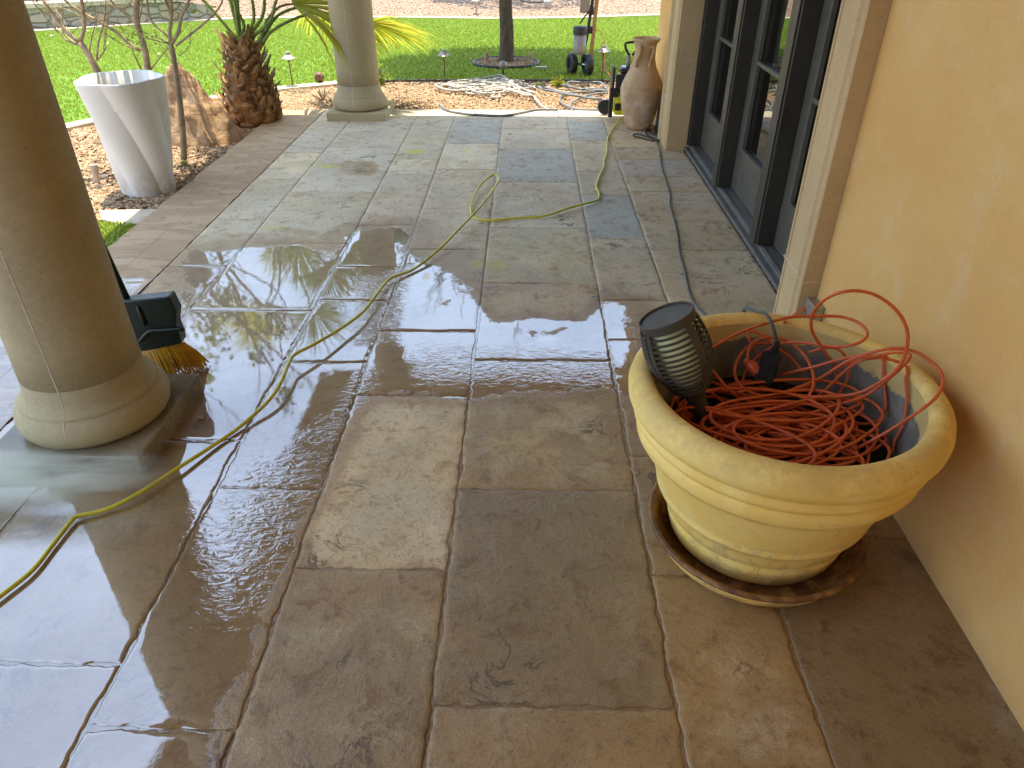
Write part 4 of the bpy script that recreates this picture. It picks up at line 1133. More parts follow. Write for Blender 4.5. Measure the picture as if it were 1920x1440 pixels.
for s_ in (6.63,):
    k = MB(); Mx = Matrix.Rotation(math.pi/2, 3, 'X'); k.lathe([(.02, -.015), (.06, -.015), (.068, 0), (.06, .015), (.02, .015)], 24, (.69, s_, .068), Mx); k.build('wheel', M_blk, pwt, auto=40)

# black cable hank against the wall beside the vase
k = MB(); r = random.Random(9)
for i in range(16):
    x0, y0 = 1.065+r.uniform(-.012, .012), 5.92+r.uniform(-.05, .04)
    P_ = [(x0+.01, y0+.02, .0075), (x0-.02+r.uniform(-.02, .01), y0-.03, .04+r.uniform(0, .03)), (x0, y0-.01+r.uniform(-.03, .03), .20), (x0+.01, y0+.05, .34+r.uniform(-.05, .02)), (x0+.005, y0+.07+r.uniform(-.01, .02), .30), (x0-.01+r.uniform(-.01, .005), y0+.05, .15), (x0-.02, y0+.04, .03)]
    k.tube(spline(P_, .02), .0048, 6)
for l in ([(1236, 262), (1225, 264), (1200, 258), (1187, 254), (1195, 251), (1215, 257), (1236, 266)], [(1236, 258), (1220, 248), (1213, 240), (1222, 235), (1230, 240), (1228, 250)], [(1232, 262), (1212, 252), (1216, 243), (1232, 248)]):
    k.tube(spline([G(x, y, .008) for x, y in l], .015), .0048, 6)
tag(k.build('cable_coil', M_blk, smooth=True), 'black cable hank hanging to the floor beside the vase', 'cable')

# ------------------------------------------------------------ hoses on the gravel
k = MB(); r = random.Random(21)
def zg(l, z=.0): return [G(840+x*.15625, 100+y*.15625, zz if (zz := (p[2] if len(p) > 2 else z)) else z) for p in l for x, y in [p[:2]]]
strands = [[(230,310),(400,300),(560,270),(640,265),(740,330),(840,400),(960,440),(1040,480)],
 [(180,440),(260,400),(400,380),(560,330),(700,340),(850,360),(980,380),(1050,420)],
 [(180,460),(300,490),(480,490),(620,440),(760,430),(900,470),(1040,520)],
 [(280,480),(330,440),(480,460),(560,400),(460,350),(440,390),(560,420),(700,400),(820,410)],
 [(250,360),(380,330),(520,310),(600,290),(680,340),(780,380),(700,430),(560,450)],
 [(300,330),(460,350),(600,360),(740,390),(860,440),(760,460),(620,470),(520,520),(600,530),(620,490)],
 [(200,430),(340,420),(460,440),(600,410),(760,440),(1000,500),(1060,560),(1130,630),(1200,670)],
 [(340,310),(480,330),(640,300),(820,390),(1000,470)],
 [(230,400),(330,460),(470,480),(640,470),(700,440),(800,460),(920,500),(1020,510)]]
for si, l in enumerate(strands):
    P_ = [G(840+x*.15625, 100+y*.15625, -.008+.004*si+(.02 if 400 < x < 760 and y < 380 else 0)) for x, y in l]
    k.tube(spline(P_, .03), .0100, 8)
for i in range(20):
    cx, cy = -.42+r.uniform(-.2, .2), 7.85+r.uniform(-.16, .12); ra, rb = r.uniform(.14, .36), r.uniform(.07, .18)
    P_ = [(cx+ra*math.cos(a)*(1+.1*math.sin(3*a)), cy+rb*math.sin(a), -.006+.0018*i+.007*math.sin(2*a+i)) for a in [j*.42+i for j in range(13)]]
    k.tube(spline(P_, .03), .0088, 7)
tag(k.build('hose_pile', M_whose, smooth=True), 'pale hose heaped in tangled coils on the gravel', 'hose')
k = MB()
G1 = [[(1060,390),(1200,420),(1380,470),(1480,490),(1620,520),(1750,530),(1860,580)], [(1920,450),(1700,460),(1500,470),(1380,500),(1340,560),(1380,610),(1460,650),(1500,690)],
 [(1860,680),(1600,675),(1500,660),(1460,630),(1500,580),(1600,530),(1750,490),(1920,470)], [(1900,430),(1860,370),(1800,345),(1600,350),(1480,340),(1430,360),(1470,400),(1600,430),(1760,440),(1920,450)],
 [(1370,380),(1500,410),(1600,430),(1700,420),(1850,430)], [(1080,400),(1160,440),(1260,450),(1400,490),(1560,510),(1700,540),(1850,545)]]
for si, l in enumerate(G1):
    P_ = [G(840+x*.15625, 100+y*.15625, -.006+.006*si) for x, y in l]; k.tube(spline(P_, .03), .010, 8)
tag(k.build('water_hose', M_ghose, smooth=True), 'grey hose in wide loops on the gravel beside the pressure washer', 'hose')
k = MB(); P_ = [G(x, y, .009) for x, y in ((824, 198), (838, 207), (868, 213), (900, 216), (945, 217), (975, 212), (1005, 206), (1032, 205), (1045, 206))]
P_[0].z = .02; k.tube(spline(P_, .02), .0115, 10)
tag(k.build('black_hose', M_ghose, smooth=True), 'short dark hose curved across the pale sunlit edging stones', 'hose')

# ------------------------------------------------------------ path lights
def path_light(x, y, z, label, sc=1.0, base=-.03, tilt=0):
    t = thing('path_light', label, 'garden light', (x, y, base), 'mushroom path lights')
    k = MB(); k.tube([(x, y, base-.02), (x, y, z-.055*sc)], .0065*sc, 8); k.build('stake', M_stakecu, t, smooth=True)
    k = MB(); k.lathe([(.070*sc, z-.062*sc), (.071*sc, z-.058*sc), (.022*sc, z-.018*sc), (.021*sc, z-.006*sc), (.026*sc, z-.004*sc), (.024*sc, z), (.001, z+.001)], 20, (x, y, 0), cap=False); k.build('shade', M_bronze, t, auto=35)
    k = MB(); k.lathe([(.015*sc, z-.075*sc), (.016*sc, z-.03*sc)], 12, (x, y, 0)); k.build('lens', M_torchcap, t)
path_light(-2.39, 7.84, .315, 'path light with pale shade just right of the palm trunk')
path_light(-.88, 8.36, .265, 'path light in tree shade between the far column and the lawn tree')
path_light(.80, 8.20, .335, 'path light beside the wheeled filter cart and pressure washer', base=-.03)
p = G(888, 33, .02); path_light(p.x, 14.0, .26, 'tiny distant path light on the gravel slope beyond the lawn', base=0)
# disc shaped and bullet accent lights
p = Vector((-2.15, 8.0, .05)); t = thing('accent_light', 'round ground accent light with pale face right of the palm', 'garden light', (p.x, p.y, -.03))
Mx = Matrix.Rotation(rad(80), 3, 'X')
k = MB(); k.lathe([(.03, .05), (.042, .02), (.052, 0), (.052, -.008), (.044, -.008)], 24, p, Mx); k.build('housing', M_stakecu, t, auto=40)
k = MB(); k.lathe([(.001, .001), (.043, 0)], 24, p, Mx, cap=False); k.v = [v for v in k.v]; o = k.build('lens', M_wood, t); 
k = MB(); k.lathe([(.043, .012), (.001, .013)], 24, p, Mx, cap=False); k.build('lens', M_wood, t)
k = MB(); k.tube([(p.x, p.y, -.05), (p.x, p.y, .0)], .008, 8); k.build('stake', M_stakecu, t)
p = Vector((-.255, 8.50, .09)); t = thing('accent_light', 'brown bullet accent light in front of the lawn tree', 'garden light', (p.x, p.y, -.03))
k = MB(); k.sphere(p, .046, 20, 12); k.build('housing', M_bronze, t, smooth=True)
k = MB(); k.tube([(p.x, p.y, -.05), (p.x, p.y, .05)], .009, 8); k.build('stake', M_blk, t)

# ------------------------------------------------------------ wheeled filter cart
cx, cy = .60, 8.55
ct = thing('filter_cart', 'wheeled water filter cart with grey canister on the lawn', 'cart', (cx, cy, -.01))
for wx_, wy_ in ((.50, 8.60), (.665, 8.50)):
    Mx = Matrix.Rotation(rad(20), 3, 'Z') @ Matrix.Rotation(math.pi/2, 3, 'Y')
    k = MB(); k.lathe([(.055, -.03), (.09, -.034), (.103, -.028), (.108, 0), (.103, .028), (.09, .034), (.055, .03), (.05, 0)], 32, (wx_, wy_, .095), Mx, cap=False); wh = k.build('wheel', M_blk, ct, auto=40)
    k = MB(); k.lathe([(.0, -.018), (.056, -.018), (.056, .018), (.0, .018)], 24, (wx_, wy_, .095), Mx, cap=False); k.lathe([(.0, -.03), (.014, -.03), (.014, .03), (.0, .03)], 12, (wx_, wy_, .095), Mx, cap=False); h_ = k.build('hub', M_metal if wx_ > .6 else M_blk, wh); h_.location = -Vector(ct.location)
k = MB(); k.tube([(.50, 8.60, .095), (.665, 8.50, .095)], .014, 8); k.build('axle', M_metal, ct)
k = MB(); k.tube([(.60, 8.54, .08), (.655, 8.55, .45), (.70, 8.55, .85)], .018, 10); k.box((.62, 8.5, .40), (.70, 8.56, .47), .01); k.box((.645, 8.5, .58), (.70, 8.55, .66), .01)
k.tube(spline([(.56, 8.5, .50), (.60, 8.48, .56), (.655, 8.5, .62)], .02), .008, 6); k.build('frame', M_blk, ct, smooth=False)
k = MB(); k.lathe([(.050, .205), (.060, .212), (.064, .24), (.070, .40)], 28, (.567, 8.48, 0)); k.build('canister', M_canister, ct, smooth=True)
k = MB(); k.lathe([(.074, .402), (.077, .405), (.077, .465), (.072, .475), (.03, .48)], 28, (.567, 8.48, 0)); k.build('lid', M_blk, ct, auto=40)
k = MB(); k.box((.555, 8.50, .60), (.655, 8.535, .86), .004); k.build('meter_box', M_canister, ct)
k = MB(); k.tube(spline([(.70, 8.5, .44), (.78, 8.48, .43), (.82, 8.46, .36), (.83, 8.4, .20), (.835, 8.3, .10), (.88, 8.1, .04), (.86, 7.2, .03), (.82, 6.68, .10)], .03), .004, 6); k.build('hose', M_oplug, ct, smooth=True)
k = MB(); V = [(.675, 8.60, -.012), (.715, 8.60, -.012), (.715, 8.625, -.012), (.675, 8.625, -.012), (.735, 8.60, 1.1), (.775, 8.60, 1.1), (.775, 8.625, 1.1), (.735, 8.625, 1.1)]
k.add(V, [(0,3,2,1),(4,5,6,7),(0,1,5,4),(1,2,6,5),(2,3,7,6),(3,0,4,7)]); tag(k.build('lumber_post', M_wood), 'pale wooden post leaning just behind the filter cart', 'post')

# ------------------------------------------------------------ plants
def leaf_cloud(mb, rnds, pts, size, r, flat=.35):
    for p in pts:
        a = r.uniform(0, 6.28); el = r.uniform(-.9, .9)
        d = Vector((math.cos(a)*math.cos(el), math.sin(a)*math.cos(el), math.sin(el))); s = d.orthogonal().normalized()
        s.rotate(Matrix.Rotation(r.uniform(0, 6.28), 3, d)); L_2 = size*r.uniform(.6, 1.3); wd = L_2*flat
        mb.add([p, p+d*L_2*.5+s*wd, p+d*L_2, p+d*L_2*.5-s*wd], [(0, 1, 2, 3)]); rnds += [r.random()]*4
def set_rnd(o, rn):
    at = o.data.attributes.new('rnd', 'FLOAT', 'POINT'); at.data.foreach_set('value', np.array(rn, dtype=np.float32))

# bare branched small trees behind the white planter; key branches measured, twigs grown
def twig(mb, tips, p, d, L_2, rad_, depth, r):
    n = max(3, int(L_2/.06)); pts = [p.copy()]; dd = d.normalized()
    for i in range(n):
        dd = (dd+Vector((r.uniform(-.22, .22), r.uniform(-.22, .22), r.uniform(-.06, .16)))).normalized()
        pts.append(pts[-1]+dd*L_2/n)
    mb.tube(pts, [rad_*(1-.6*i/n) for i in range(n+1)], 6)
    tips.append(pts[-1]); tips.append(pts[-1].lerp(pts[-2], .5))
    if depth > 0:
        for c in range(r.choice((2, 3))):
            i = r.randint(n//2, n); a = (dd+Vector((r.uniform(-.9, .9), r.uniform(-.9, .9), r.uniform(-.1, .6)))).normalized()
            twig(mb, tips, pts[i], a, L_2*r.uniform(.5, .75), rad_*.5, depth-1, r)
def small_tree(label, base, Y, branches, seed, nleaf, grow=4, top=1.7):
    t = thing('small_tree', label, 'tree', base, 'bare young trees in the bed')
    r = random.Random(seed); k = MB(); tips = []
    for br_, r0, r1, more in branches:
        pts = [PY(x, y, Y+dy) for x, y, dy in br_]
        sp = spline(pts, .05); n = len(sp); k.tube(sp, [r0+(r1-r0)*i/(n-1) for i in range(n)], 9)
        for i in range(4 if more else 3): 
            q_ = sp[r.randint(n//2, n-1)]; twig(k, tips, q_, Vector((r.uniform(-1, 1), r.uniform(-.6, .6), r.uniform(.1, .8))), r.uniform(.14, .34), r1*.30, 2, r)
        if more:
            d = (sp[-1]-sp[-3]).normalized()
            twig(k, tips, sp[-1], d, more, r1, 3, r)
    k.build('trunk', M_bark, t, smooth=True)
    lm = MB(); rn = []; cand = [p for p in tips if p.z > 1.12]
    cand = r.sample(cand, min(len(cand), 12))
    pts = [r.choice(cand)+Vector((r.gauss(0, .045), r.gauss(0, .045), r.gauss(0, .06))) for _ in range(nleaf)]
    leaf_cloud(lm, rn, pts, .05, r)
    low = [p for p in tips if p.z <= .85 and seed == 2]
    leaf_cloud(lm, rn, [r.choice(low)+Vector((r.gauss(0, .02), r.gauss(0, .02), r.gauss(0, .02))) for _ in range(70)] if low else [], .022, r)
    o = lm.build('foliage', M_bush, t); set_rnd(o, rn)
small_tree('bare tree at the left leaning away behind the white planter', Vector((-3.05, 5.0, -.03)), 5.0,
  [([(212, 200, .1), (195, 165, .05), (183, 135, 0), (165, 100, 0), (150, 80, 0)], .026, .020, 0),
   ([(150, 80, 0), (125, 60, 0), (100, 28, 0), (70, -15, .05)], .014, .010, .6), ([(150, 80, 0), (158, 50, 0), (155, 15, -.05), (148, -25, -.1)], .013, .010, .7),
   ([(148, 84, 0), (125, 76, 0), (95, 45, 0), (68, 12, 0)], .007, .004, .3), ([(182, 112, 0), (184, 80, 0), (195, 40, 0), (198, 0, 0)], .007, .005, .4), ([(168, 95, 0), (172, 70, 0), (180, 40, 0)], .005, .003, .2)], 1, 300)
small_tree('middle bare tree with a reddish trunk rising behind the white planter', Vector((-2.75, 5.15, -.03)), 5.15,
  [([(292, 235, 0), (285, 180, 0), (277, 130, 0), (272, 95, 0), (262, 60, 0), (255, 30, 0), (260, -20, 0)], .026, .016, .8),
   ([(262, 95, 0), (240, 80, 0), (215, 58, 0), (180, 38, 0), (140, 15, 0), (110, -10, 0)], .012, .008, .6), ([(258, 40, 0), (240, 28, 0), (215, 10, 0), (195, -20, 0)], .009, .007, .4),
   ([(266, 132, .05), (255, 110, .05), (245, 85, .05), (232, 60, .05)], .006, .003, .2), ([(283, 130, 0), (300, 108, 0), (318, 88, 0)], .006, .003, .15)], 2, 330)
small_tree('nearest bare tree standing right of the white planter', Vector((-2.44, 5.12, -.03)), 5.12,
  [([(345, 298, 0), (343, 250, 0), (337, 190, 0), (330, 140, 0), (325, 105, 0), (320, 82, 0)], .023, .017, 0),
   ([(320, 82, 0), (318, 55, 0), (322, 25, 0), (318, -20, 0)], .013, .010, .7), ([(322, 82, 0), (335, 58, 0), (340, 30, 0), (352, 8, 0), (360, -20, 0)], .012, .009, .7), ([(322, 30, 0), (312, 5, 0), (308, -15, 0)], .009, .007, .3),
   ([(320, 75, 0), (300, 55, 0), (284, 40, 0), (276, 10, 0), (277, -20, 0)], .008, .006, .4), ([(330, 86, 0), (350, 70, 0), (375, 50, 0), (400, 28, 0), (416, 5, 0), (420, -20, 0)], .008, .005, .4),
   ([(320, 84, 0), (300, 72, 0), (278, 64, 0)], .005, .003, .1), ([(335, 105, 0), (352, 92, 0), (356, 80, 0)], .004, .002, .1)], 3, 420)

# palm
PXc, PYc = -2.33, 6.42
palm = thing('palm_tree', 'short fan palm with shaggy brown trunk and yellow green fronds beside the patio', 'palm tree', (PXc, PYc, -.03))
k = MB(); k.lathe([(.20, -.05), (.215, .05), (.205, .18), (.165, .32), (.125, .45), (.105, .55), (.09, .62)], 28, (PXc+.0, PYc, 0))
r = random.Random(17)
def prof_r(z): return float(np.interp(z, [-.05, .05, .18, .32, .45, .55, .62], [.20, .215, .205, .165, .125, .105, .09]))
NB = 150
for i in range(NB):
    u = i/NB; z = -.04+u*.66; a = i*2.39996+r.uniform(-.2, .2); rr_ = prof_r(z)
    c = Vector((PXc+rr_*math.cos(a), PYc+rr_*math.sin(a), z)); out = Vector((math.cos(a), math.sin(a), 0)); tg = Vector((-math.sin(a), math.cos(a), 0)); up = Vector((0, 0, 1))
    W = r.uniform(.028, .07)*(1.15-.35*u); Hh = r.uniform(.05, .13); stick = r.uniform(.004, .03)+(.05 if r.random() < .16+.3*u else 0)
    tw = r.uniform(-.35, .35)
    tip = c+up*Hh+out*stick+tg*tw*.12
    m_ = c+up*Hh*.5+out*(stick*.45+.014)
    V = [c-tg*W-out*.01, c+tg*W-out*.01, m_+tg*W*.75, m_-tg*W*.75, tip+tg*W*r.uniform(.1, .4), tip-tg*W*r.uniform(.1, .4), c+out*.012, m_+out*.012, tip+out*.004-up*.01]
    k.add(V, [(0, 6, 7, 3), (6, 1, 2, 7), (3, 7, 8, 5), (7, 2, 4, 8), (0, 3, 2, 1), (3, 5, 4, 2), (0, 1, 6), (5, 8, 4)])
k.build('trunk', M_boot, palm)
def frond(pts, N_leaf, Lf, spread, normal, droop, seed, r0=.016, nm='frond'):
    r = random.Random(seed)
    k = MB(); sp = spline(pts, .04); n = len(sp)
    k.tube(sp, [r0*(1-.5*i/(n-1)) for i in range(n)], 7)
    for i in range(2, n-1, 1):           # saw teeth
        tgt = (sp[i+1]-sp[i]).normalized(); sd_ = tgt.cross(Vector(normal)).normalized()
        for s_ in (-1, 1):
            q_ = sp[i]+sd_*s_*r0*.8; k.add([q_-tgt*.004, q_+tgt*.004, q_+sd_*s_*.012+tgt*.006], [(0, 1, 2)])
    stem = k.build('petiole', M_petiole, palm, smooth=True)
    k = MB(); rn = []
    c = sp[-1]; d0 = (sp[-1]-sp[-3]).normalized(); nn = Vector(normal); nn = (nn-d0*nn.dot(d0)).normalized(); s0 = d0.cross(nn)
    N_leaf = int(N_leaf*1.7)
    for j in range(N_leaf):
        u = (j+.5)/N_leaf*2-1; a = u*spread
        dd = (d0*math.cos(a)+s0*math.sin(a)+nn*r.uniform(-.08, .08)).normalized()
        LL = Lf*(1-.25*abs(u)**2)*r.uniform(.88, 1.08); W = LL*.017
        side = nn.cross(dd).normalized(); p = c.copy(); prev = None; segs = 9; dcur = dd.copy(); rv = r.random()
        V = []
        for i in range(segs+1):
            t_ = i/segs; wd = W*(math.sin(min(1, t_*1.6+.08)*math.pi/2) if t_ < .55 else (1-(t_-.55)/.45)*.98+.02)
            fold = nn*wd*.5
            V += [p+side*wd-fold*0, p+fold, p-side*wd]
            dcur = (dcur+Vector((0, 0, -droop*(t_**1.5)))+Vector((r.uniform(-.03, .03), r.uniform(-.03, .03), 0))).normalized()
            p = p+dcur*LL/segs
        Fc = []
        for i in range(segs):
            b_ = i*3; Fc += [(b_, b_+1, b_+4, b_+3), (b_+1, b_+2, b_+5, b_+4)]
        k.add(V, Fc); rn += [rv*.7+.3*(1 if r.random() < .3 else 0)]*len(V)
    o = k.build(nm, M_palm, palm); set_rnd(o, rn)
tp = Vector((PXc, PYc, .60))
def petp(l): return [PY(x, y, Y) for x, y, Y in l]
frond(petp([(492, 85, 6.40), (505, 62, 6.40), (545, 38, 6.45), (590, 25, 6.6), (640, 27, 6.85), (690, 42, 6.98)]), 46, .64, 1.5, (0, .35, 1), .12, 1, .014)
frond(petp([(486, 85, 6.42), (500, 40, 6.45), (525, 12, 6.55), (548, 8, 6.6)]), 36, .85, 1.3, (.5, -.3, .8), .42, 2)
frond(petp([(488, 82, 6.44), (520, 30, 6.55), (575, 12, 6.8), (612, 26, 7.0)]), 36, .75, 1.5, (.3, .3, .9), .42, 3)
frond([tp+Vector((-.02, -.02, 0)), PY(475, 40, 6.4), PY(470, -20, 6.4), PY(468, -70, 6.38)], 28, .50, 1.6, (0, -1, .3), .10, 4)
frond([tp+Vector((-.05, 0, 0)), PY(458, 50, 6.4), PY(440, 10, 6.38), PY(425, -35, 6.3)], 28, .48, 1.6, (-.5, -.8, .4), .12, 5)
frond([tp+Vector((.02, .0, 0)), PY(492, 30, 6.42), PY(497, -30, 6.4), PY(515, -110, 6.3)], 28, .50, 1.6, (.3, -1, .2), .10, 6)
frond([tp+Vector((.04, .0, 0)), PY(505, 40, 6.42), PY(520, -5, 6.4), PY(560, -80, 6.4)], 28, .50, 1.5, (.7, -.6, .5), .15, 7)
frond([tp+Vector((0, .03, 0)), tp+Vector((-.1, .2, .35)), tp+Vector((-.2, .45, .60)), tp+Vector((-.25, .7, .7))], 26, .5, 1.5, (0, 0, 1), .18, 8)
frond([tp+Vector((0, 0, 0)), tp+Vector((-.25, -.05, .35)), tp+Vector((-.5, -.15, .60)), tp+Vector((-.75, -.25, .68))], 26, .5, 1.5, (0, 0, 1), .18, 9)
frond([tp+Vector((0, 0, 0)), tp+Vector((.06, .05, .6)), tp+Vector((.15, .05, 1.0)), tp+Vector((.22, .0, 1.22))], 26, .55, 1.7, (0, -1, .3), .10, 11)
frond([tp+Vector((0, 0, 0)), tp+Vector((-.05, .02, .6)), tp+Vector((-.16, -.02, 1.05)), tp+Vector((-.30, -.1, 1.25))], 26, .50, 1.7, (-.3, -1, .3), .12, 12)
frond([tp+Vector((0, 0, 0)), tp+Vector((.05, -.1, .45)), tp+Vector((.05, -.3, .80)), tp+Vector((.0, -.45, .95))], 26, .5, 1.5, (0, -.3, 1), .15, 10)

# tree standing in the lawn
def crown_tree(name, label, x, y, z0, r0, ztop, cz, crx, crz, nclump, nleaf, seed, lm, group=None, lsize=.07, cat='tree', dy=0):
    t = thing(name, label, cat, (x, y, z0), group); r = random.Random(seed)
    k = MB(); tips = []
    fk = Vector((x+.02, y, cz-crz*.75))
    tr_ = spline([(x, y, z0-.03), (x+.01, y, z0+.3), (x-.005, y, z0+.7), fk], .08); n = len(tr_)
    k.tube(tr_, [r0*(1.25 if i == 0 else 1)*(1-.35*i/(n-1)) for i in range(n)], 14)
    for i in range(7):
        a = i*.9+r.uniform(-.3, .3); d = Vector((math.cos(a), math.sin(a), r.uniform(.45, 1.1)))
        twig(k, tips, fk-Vector((0, 0, r.uniform(0, .1))), d, crx*r.uniform(.6, .85), r0*.45, 2, r)
    k.build('trunk', M_bark2, t, smooth=True)
    cm_ = MB(); rn = []; pts = []
    for c in range(nclump):
        while True:
            v = Vector((r.uniform(-1, 1), r.uniform(-1, 1), r.uniform(-1, 1)))
            if .25 < v.length < 1: break
        c0 = Vector((x+v.x*crx, y+dy+v.y*crx*.72, cz+v.z*crz)); s_ = r.uniform(.10, .22)*crx
        for _ in range(nleaf//nclump): pts.append(c0+Vector((r.gauss(0, s_*.6), r.gauss(0, s_*.6), r.gauss(0, s_*.4))))
    leaf_cloud(cm_, rn, pts, lsize, r, .3); o = cm_.build('crown', lm, t); set_rnd(o, rn)
crown_tree('lawn_tree', 'dark trunked tree standing in a gravel ring on the lawn', -.24, 9.22, .0, .088, 3.2, 1.95, 1.55, .60, 150, 26000, 31, M_leaf, lsize=.12, dy=.42)
crown_tree('shade_tree', 'distant tree trunk on the gravel slope beyond the lawn', -.30, 16.2, .12, .11, 3.6, 2.7, 1.5, .8, 60, 4500, 32, M_leaf, 'trees on the far slope', .10)
for i, (x, y) in enumerate(((-5.5, 17.5), (-11, 18), (-9.5, 14.8))):
    crown_tree('shade_tree', ['tree out of frame above the middle of the far slope', 'tree out of frame above the far left slope', 'tree out of frame casting shade behind the stone retaining wall'][i], x, y, .15+.06*max(0, y-14), .10, 3.8, 2.9, 1.6, .9, 50, 3600, 40+i, M_leaf, 'trees on the far slope', .12)
# ring edging and short stakes at the lawn tree
k = MB(); k.tube([(-.24+.385*math.cos(a*.1309), 9.22+.355*math.sin(a*.1309), .004) for a in range(49)], .015, 8, cap=False); tag(k.build('ring_edging', M_blk, smooth=True), 'black plastic edging ring round the lawn tree', 'edging')
flat_poly('tree_ring_soil', [(-.24+.385*math.cos(a*.1963), 9.22+.355*math.sin(a*.1963)) for a in range(32)], .000, M_gravel, 'gravel ground inside the tree ring')
for i, x in enumerate((-.475, .045)):
    k = MB(); k.tube([(x, 9.25, -.01), (x+.004, 9.25, .10)], .022, 8); tag(k.build('stake_stump', M_bark), ['short cut stake left of the lawn tree trunk', 'short cut stake right of the lawn tree trunk'][i], 'stake', 'cut stakes in the tree ring')
# small yellow succulent, leafy shrub by the column, dry twig tuft
def tuft(name, label, c, n, size, spread, hgt, m, seed, cat='plant', stems=True):
    r = random.Random(seed); t = thing(name, label, cat, c); k = MB(); pts = []; c = Vector(c)
    for i in range(n):
        a = r.uniform(0, 6.28); q_ = r.uniform(.2, 1); tip = c+Vector((math.cos(a)*spread*q_, math.sin(a)*spread*q_, hgt*r.uniform(.5, 1)*(1.1-.5*q_)))
        k.tube(spline([c, c.lerp(tip, .5)+Vector((0, 0, .01)), tip], .03), .0025, 4)
        for j in range(7): pts.append(c.lerp(tip, .35+.65*j/6)+Vector((r.gauss(0, size*.4), r.gauss(0, size*.4), r.gauss(0, size*.3))))
    k.build('stem', M_bark if m is not M_yleaf else M_petiole, t)
    if stems:
        lm = MB(); rn = []; leaf_cloud(lm, rn, pts, size, r, .32); o = lm.build('foliage', m, t); set_rnd(o, rn)
tuft('succulent', 'bright yellow little plant on the gravel near the grey hose', G(1045, 163, -.03), 22, .035, .06, .12, M_yleaf, 1)
tuft('succulent', 'tiny yellow sprout left of the bright yellow plant', G(1012, 162, -.03), 8, .025, .035, .035, M_yleaf, 2)
tuft('shrub', 'leafy yellow green shrub just right of the far column', G(722, 152, -.03)+Vector((-.03, -.2, 0)), 26, .05, .14, .24, M_bush, 3)
tuft('dry_shrub', 'small dry twiggy shrub left of the far column', G(605, 190, -.03), 30, .01, .12, .15, M_bark, 4, stems=False)
tuft('dry_shrub', 'low dry twigs on the mulch right of the palm trunk', G(560, 175, -.03), 24, .01, .16, .06, M_bark, 5, stems=False)
tuft('grass_sprout', 'little grass sprout at the foot of the nearest bare tree', G(347, 312, -.03), 7, .02, .03, .06, M_bush, 6)

# boulders
def boulder(name, label, c, pts_scale, seed, cuts=3, peak=(0, 0)):
    bm = bmesh.new(); bmesh.ops.create_icosphere(bm, subdivisions=5, radius=1)
    r = random.Random(seed); sx, sy, sz = pts_scale
    planes = [(Vector((r.uniform(-1, 1), r.uniform(-1, 1), r.uniform(-.2, 1))).normalized(), r.uniform(.62, .85)) for _ in range(9)]
    for v in bm.verts:
        p = v.co.copy()
        for n_, d_ in planes:
            e_ = p.dot(n_)-d_
            if e_ > 0: p -= n_*e_*.88
        hfac = max(0, p.z)
        p.x = p.x*(1-.32*hfac)+peak[0]*hfac; p.y = p.y*(1-.3*hfac)+peak[1]*hfac
        p += v.normal*(mn.noise(p*2.3+Vector((seed, 0, 0)))*.09+mn.noise(p*6)*.06+abs(mn.noise(p*11))*.075+mn.noise(p*28)*.012)
        v.co = Vector((p.x*sx, p.y*sy, p.z*sz))
    bm.verts.ensure_lookup_table()
    V = [v.co+Vector(c) for v in bm.verts]; Fc = [tuple(x.index for x in f.verts) for f in bm.faces]; bm.free()
    k = MB(); k.add(V, Fc); o = k.build(name, M_rock, smooth=True); tag(o, label, 'boulder'); return o
boulder('boulder', 'large pointed tan boulder between the white planter and the palm', (-2.60, 5.85, .0), (.37, .32, .53), 4, peak=(-.10, 0))
boulder('boulder', 'small reddish boulder at the left edge of the white planter', (-3.22, 5.85, -.03), (.17, .15, .17), 8, peak=(.2, 0))

# white planter with twisted flutes
WX, WY = -2.44, 4.60
wpot = thing('white_planter', 'tall white tapered planter with twisted flutes in the mulch bed', 'planter', (WX, WY, -.03))
V = []; Fc = []; NZ, NA2 = 60, 160; z0_, z1_ = -.035, .66
def wr(a, u):
    R0 = .152+.088*u
    tw = a+1.0*u
    fl = abs(math.cos(tw*2.5))**.6
    fl2 = math.cos(tw*5+.6)
    return R0*(1+(.15-.08*u)*(fl-.6)+.030*fl2)
for i in range(NZ+1):
    u = i/NZ
    for j in range(NA2):
        a = 2*math.pi*j/NA2; rr_ = wr(a, u); V.append(Vector((WX+rr_*math.cos(a), WY+rr_*math.sin(a), z0_+(z1_-z0_)*u)))
for i in range(NZ):
    for j in range(NA2): Fc.append((i*NA2+j, i*NA2+(j+1) % NA2, (i+1)*NA2+(j+1) % NA2, (i+1)*NA2+j))
b0 = len(V)
for dz, dr in ((.003, .006), (.0, .014), (-.15, .03)):
    for j in range(NA2):
        a = 2*math.pi*j/NA2; rr_ = wr(a, 1)-dr; V.append(Vector((WX+rr_*math.cos(a), WY+rr_*math.sin(a), z1_+dz)))
for q_ in range(3):
    s0_ = NZ*NA2 if q_ == 0 else b0+(q_-1)*NA2; s1_ = b0+q_*NA2
    for j in range(NA2): Fc.append((s0_+j, s0_+(j+1) % NA2, s1_+(j+1) % NA2, s1_+j))
k = MB(); k.add(V, Fc); k.build('body', M_white, wpot, smooth=True)
k = MB(); k.lathe([(.001, .45), (.17, .45)], 32, (WX, WY, 0), cap=False); k.build('soil', M_soil, wpot)

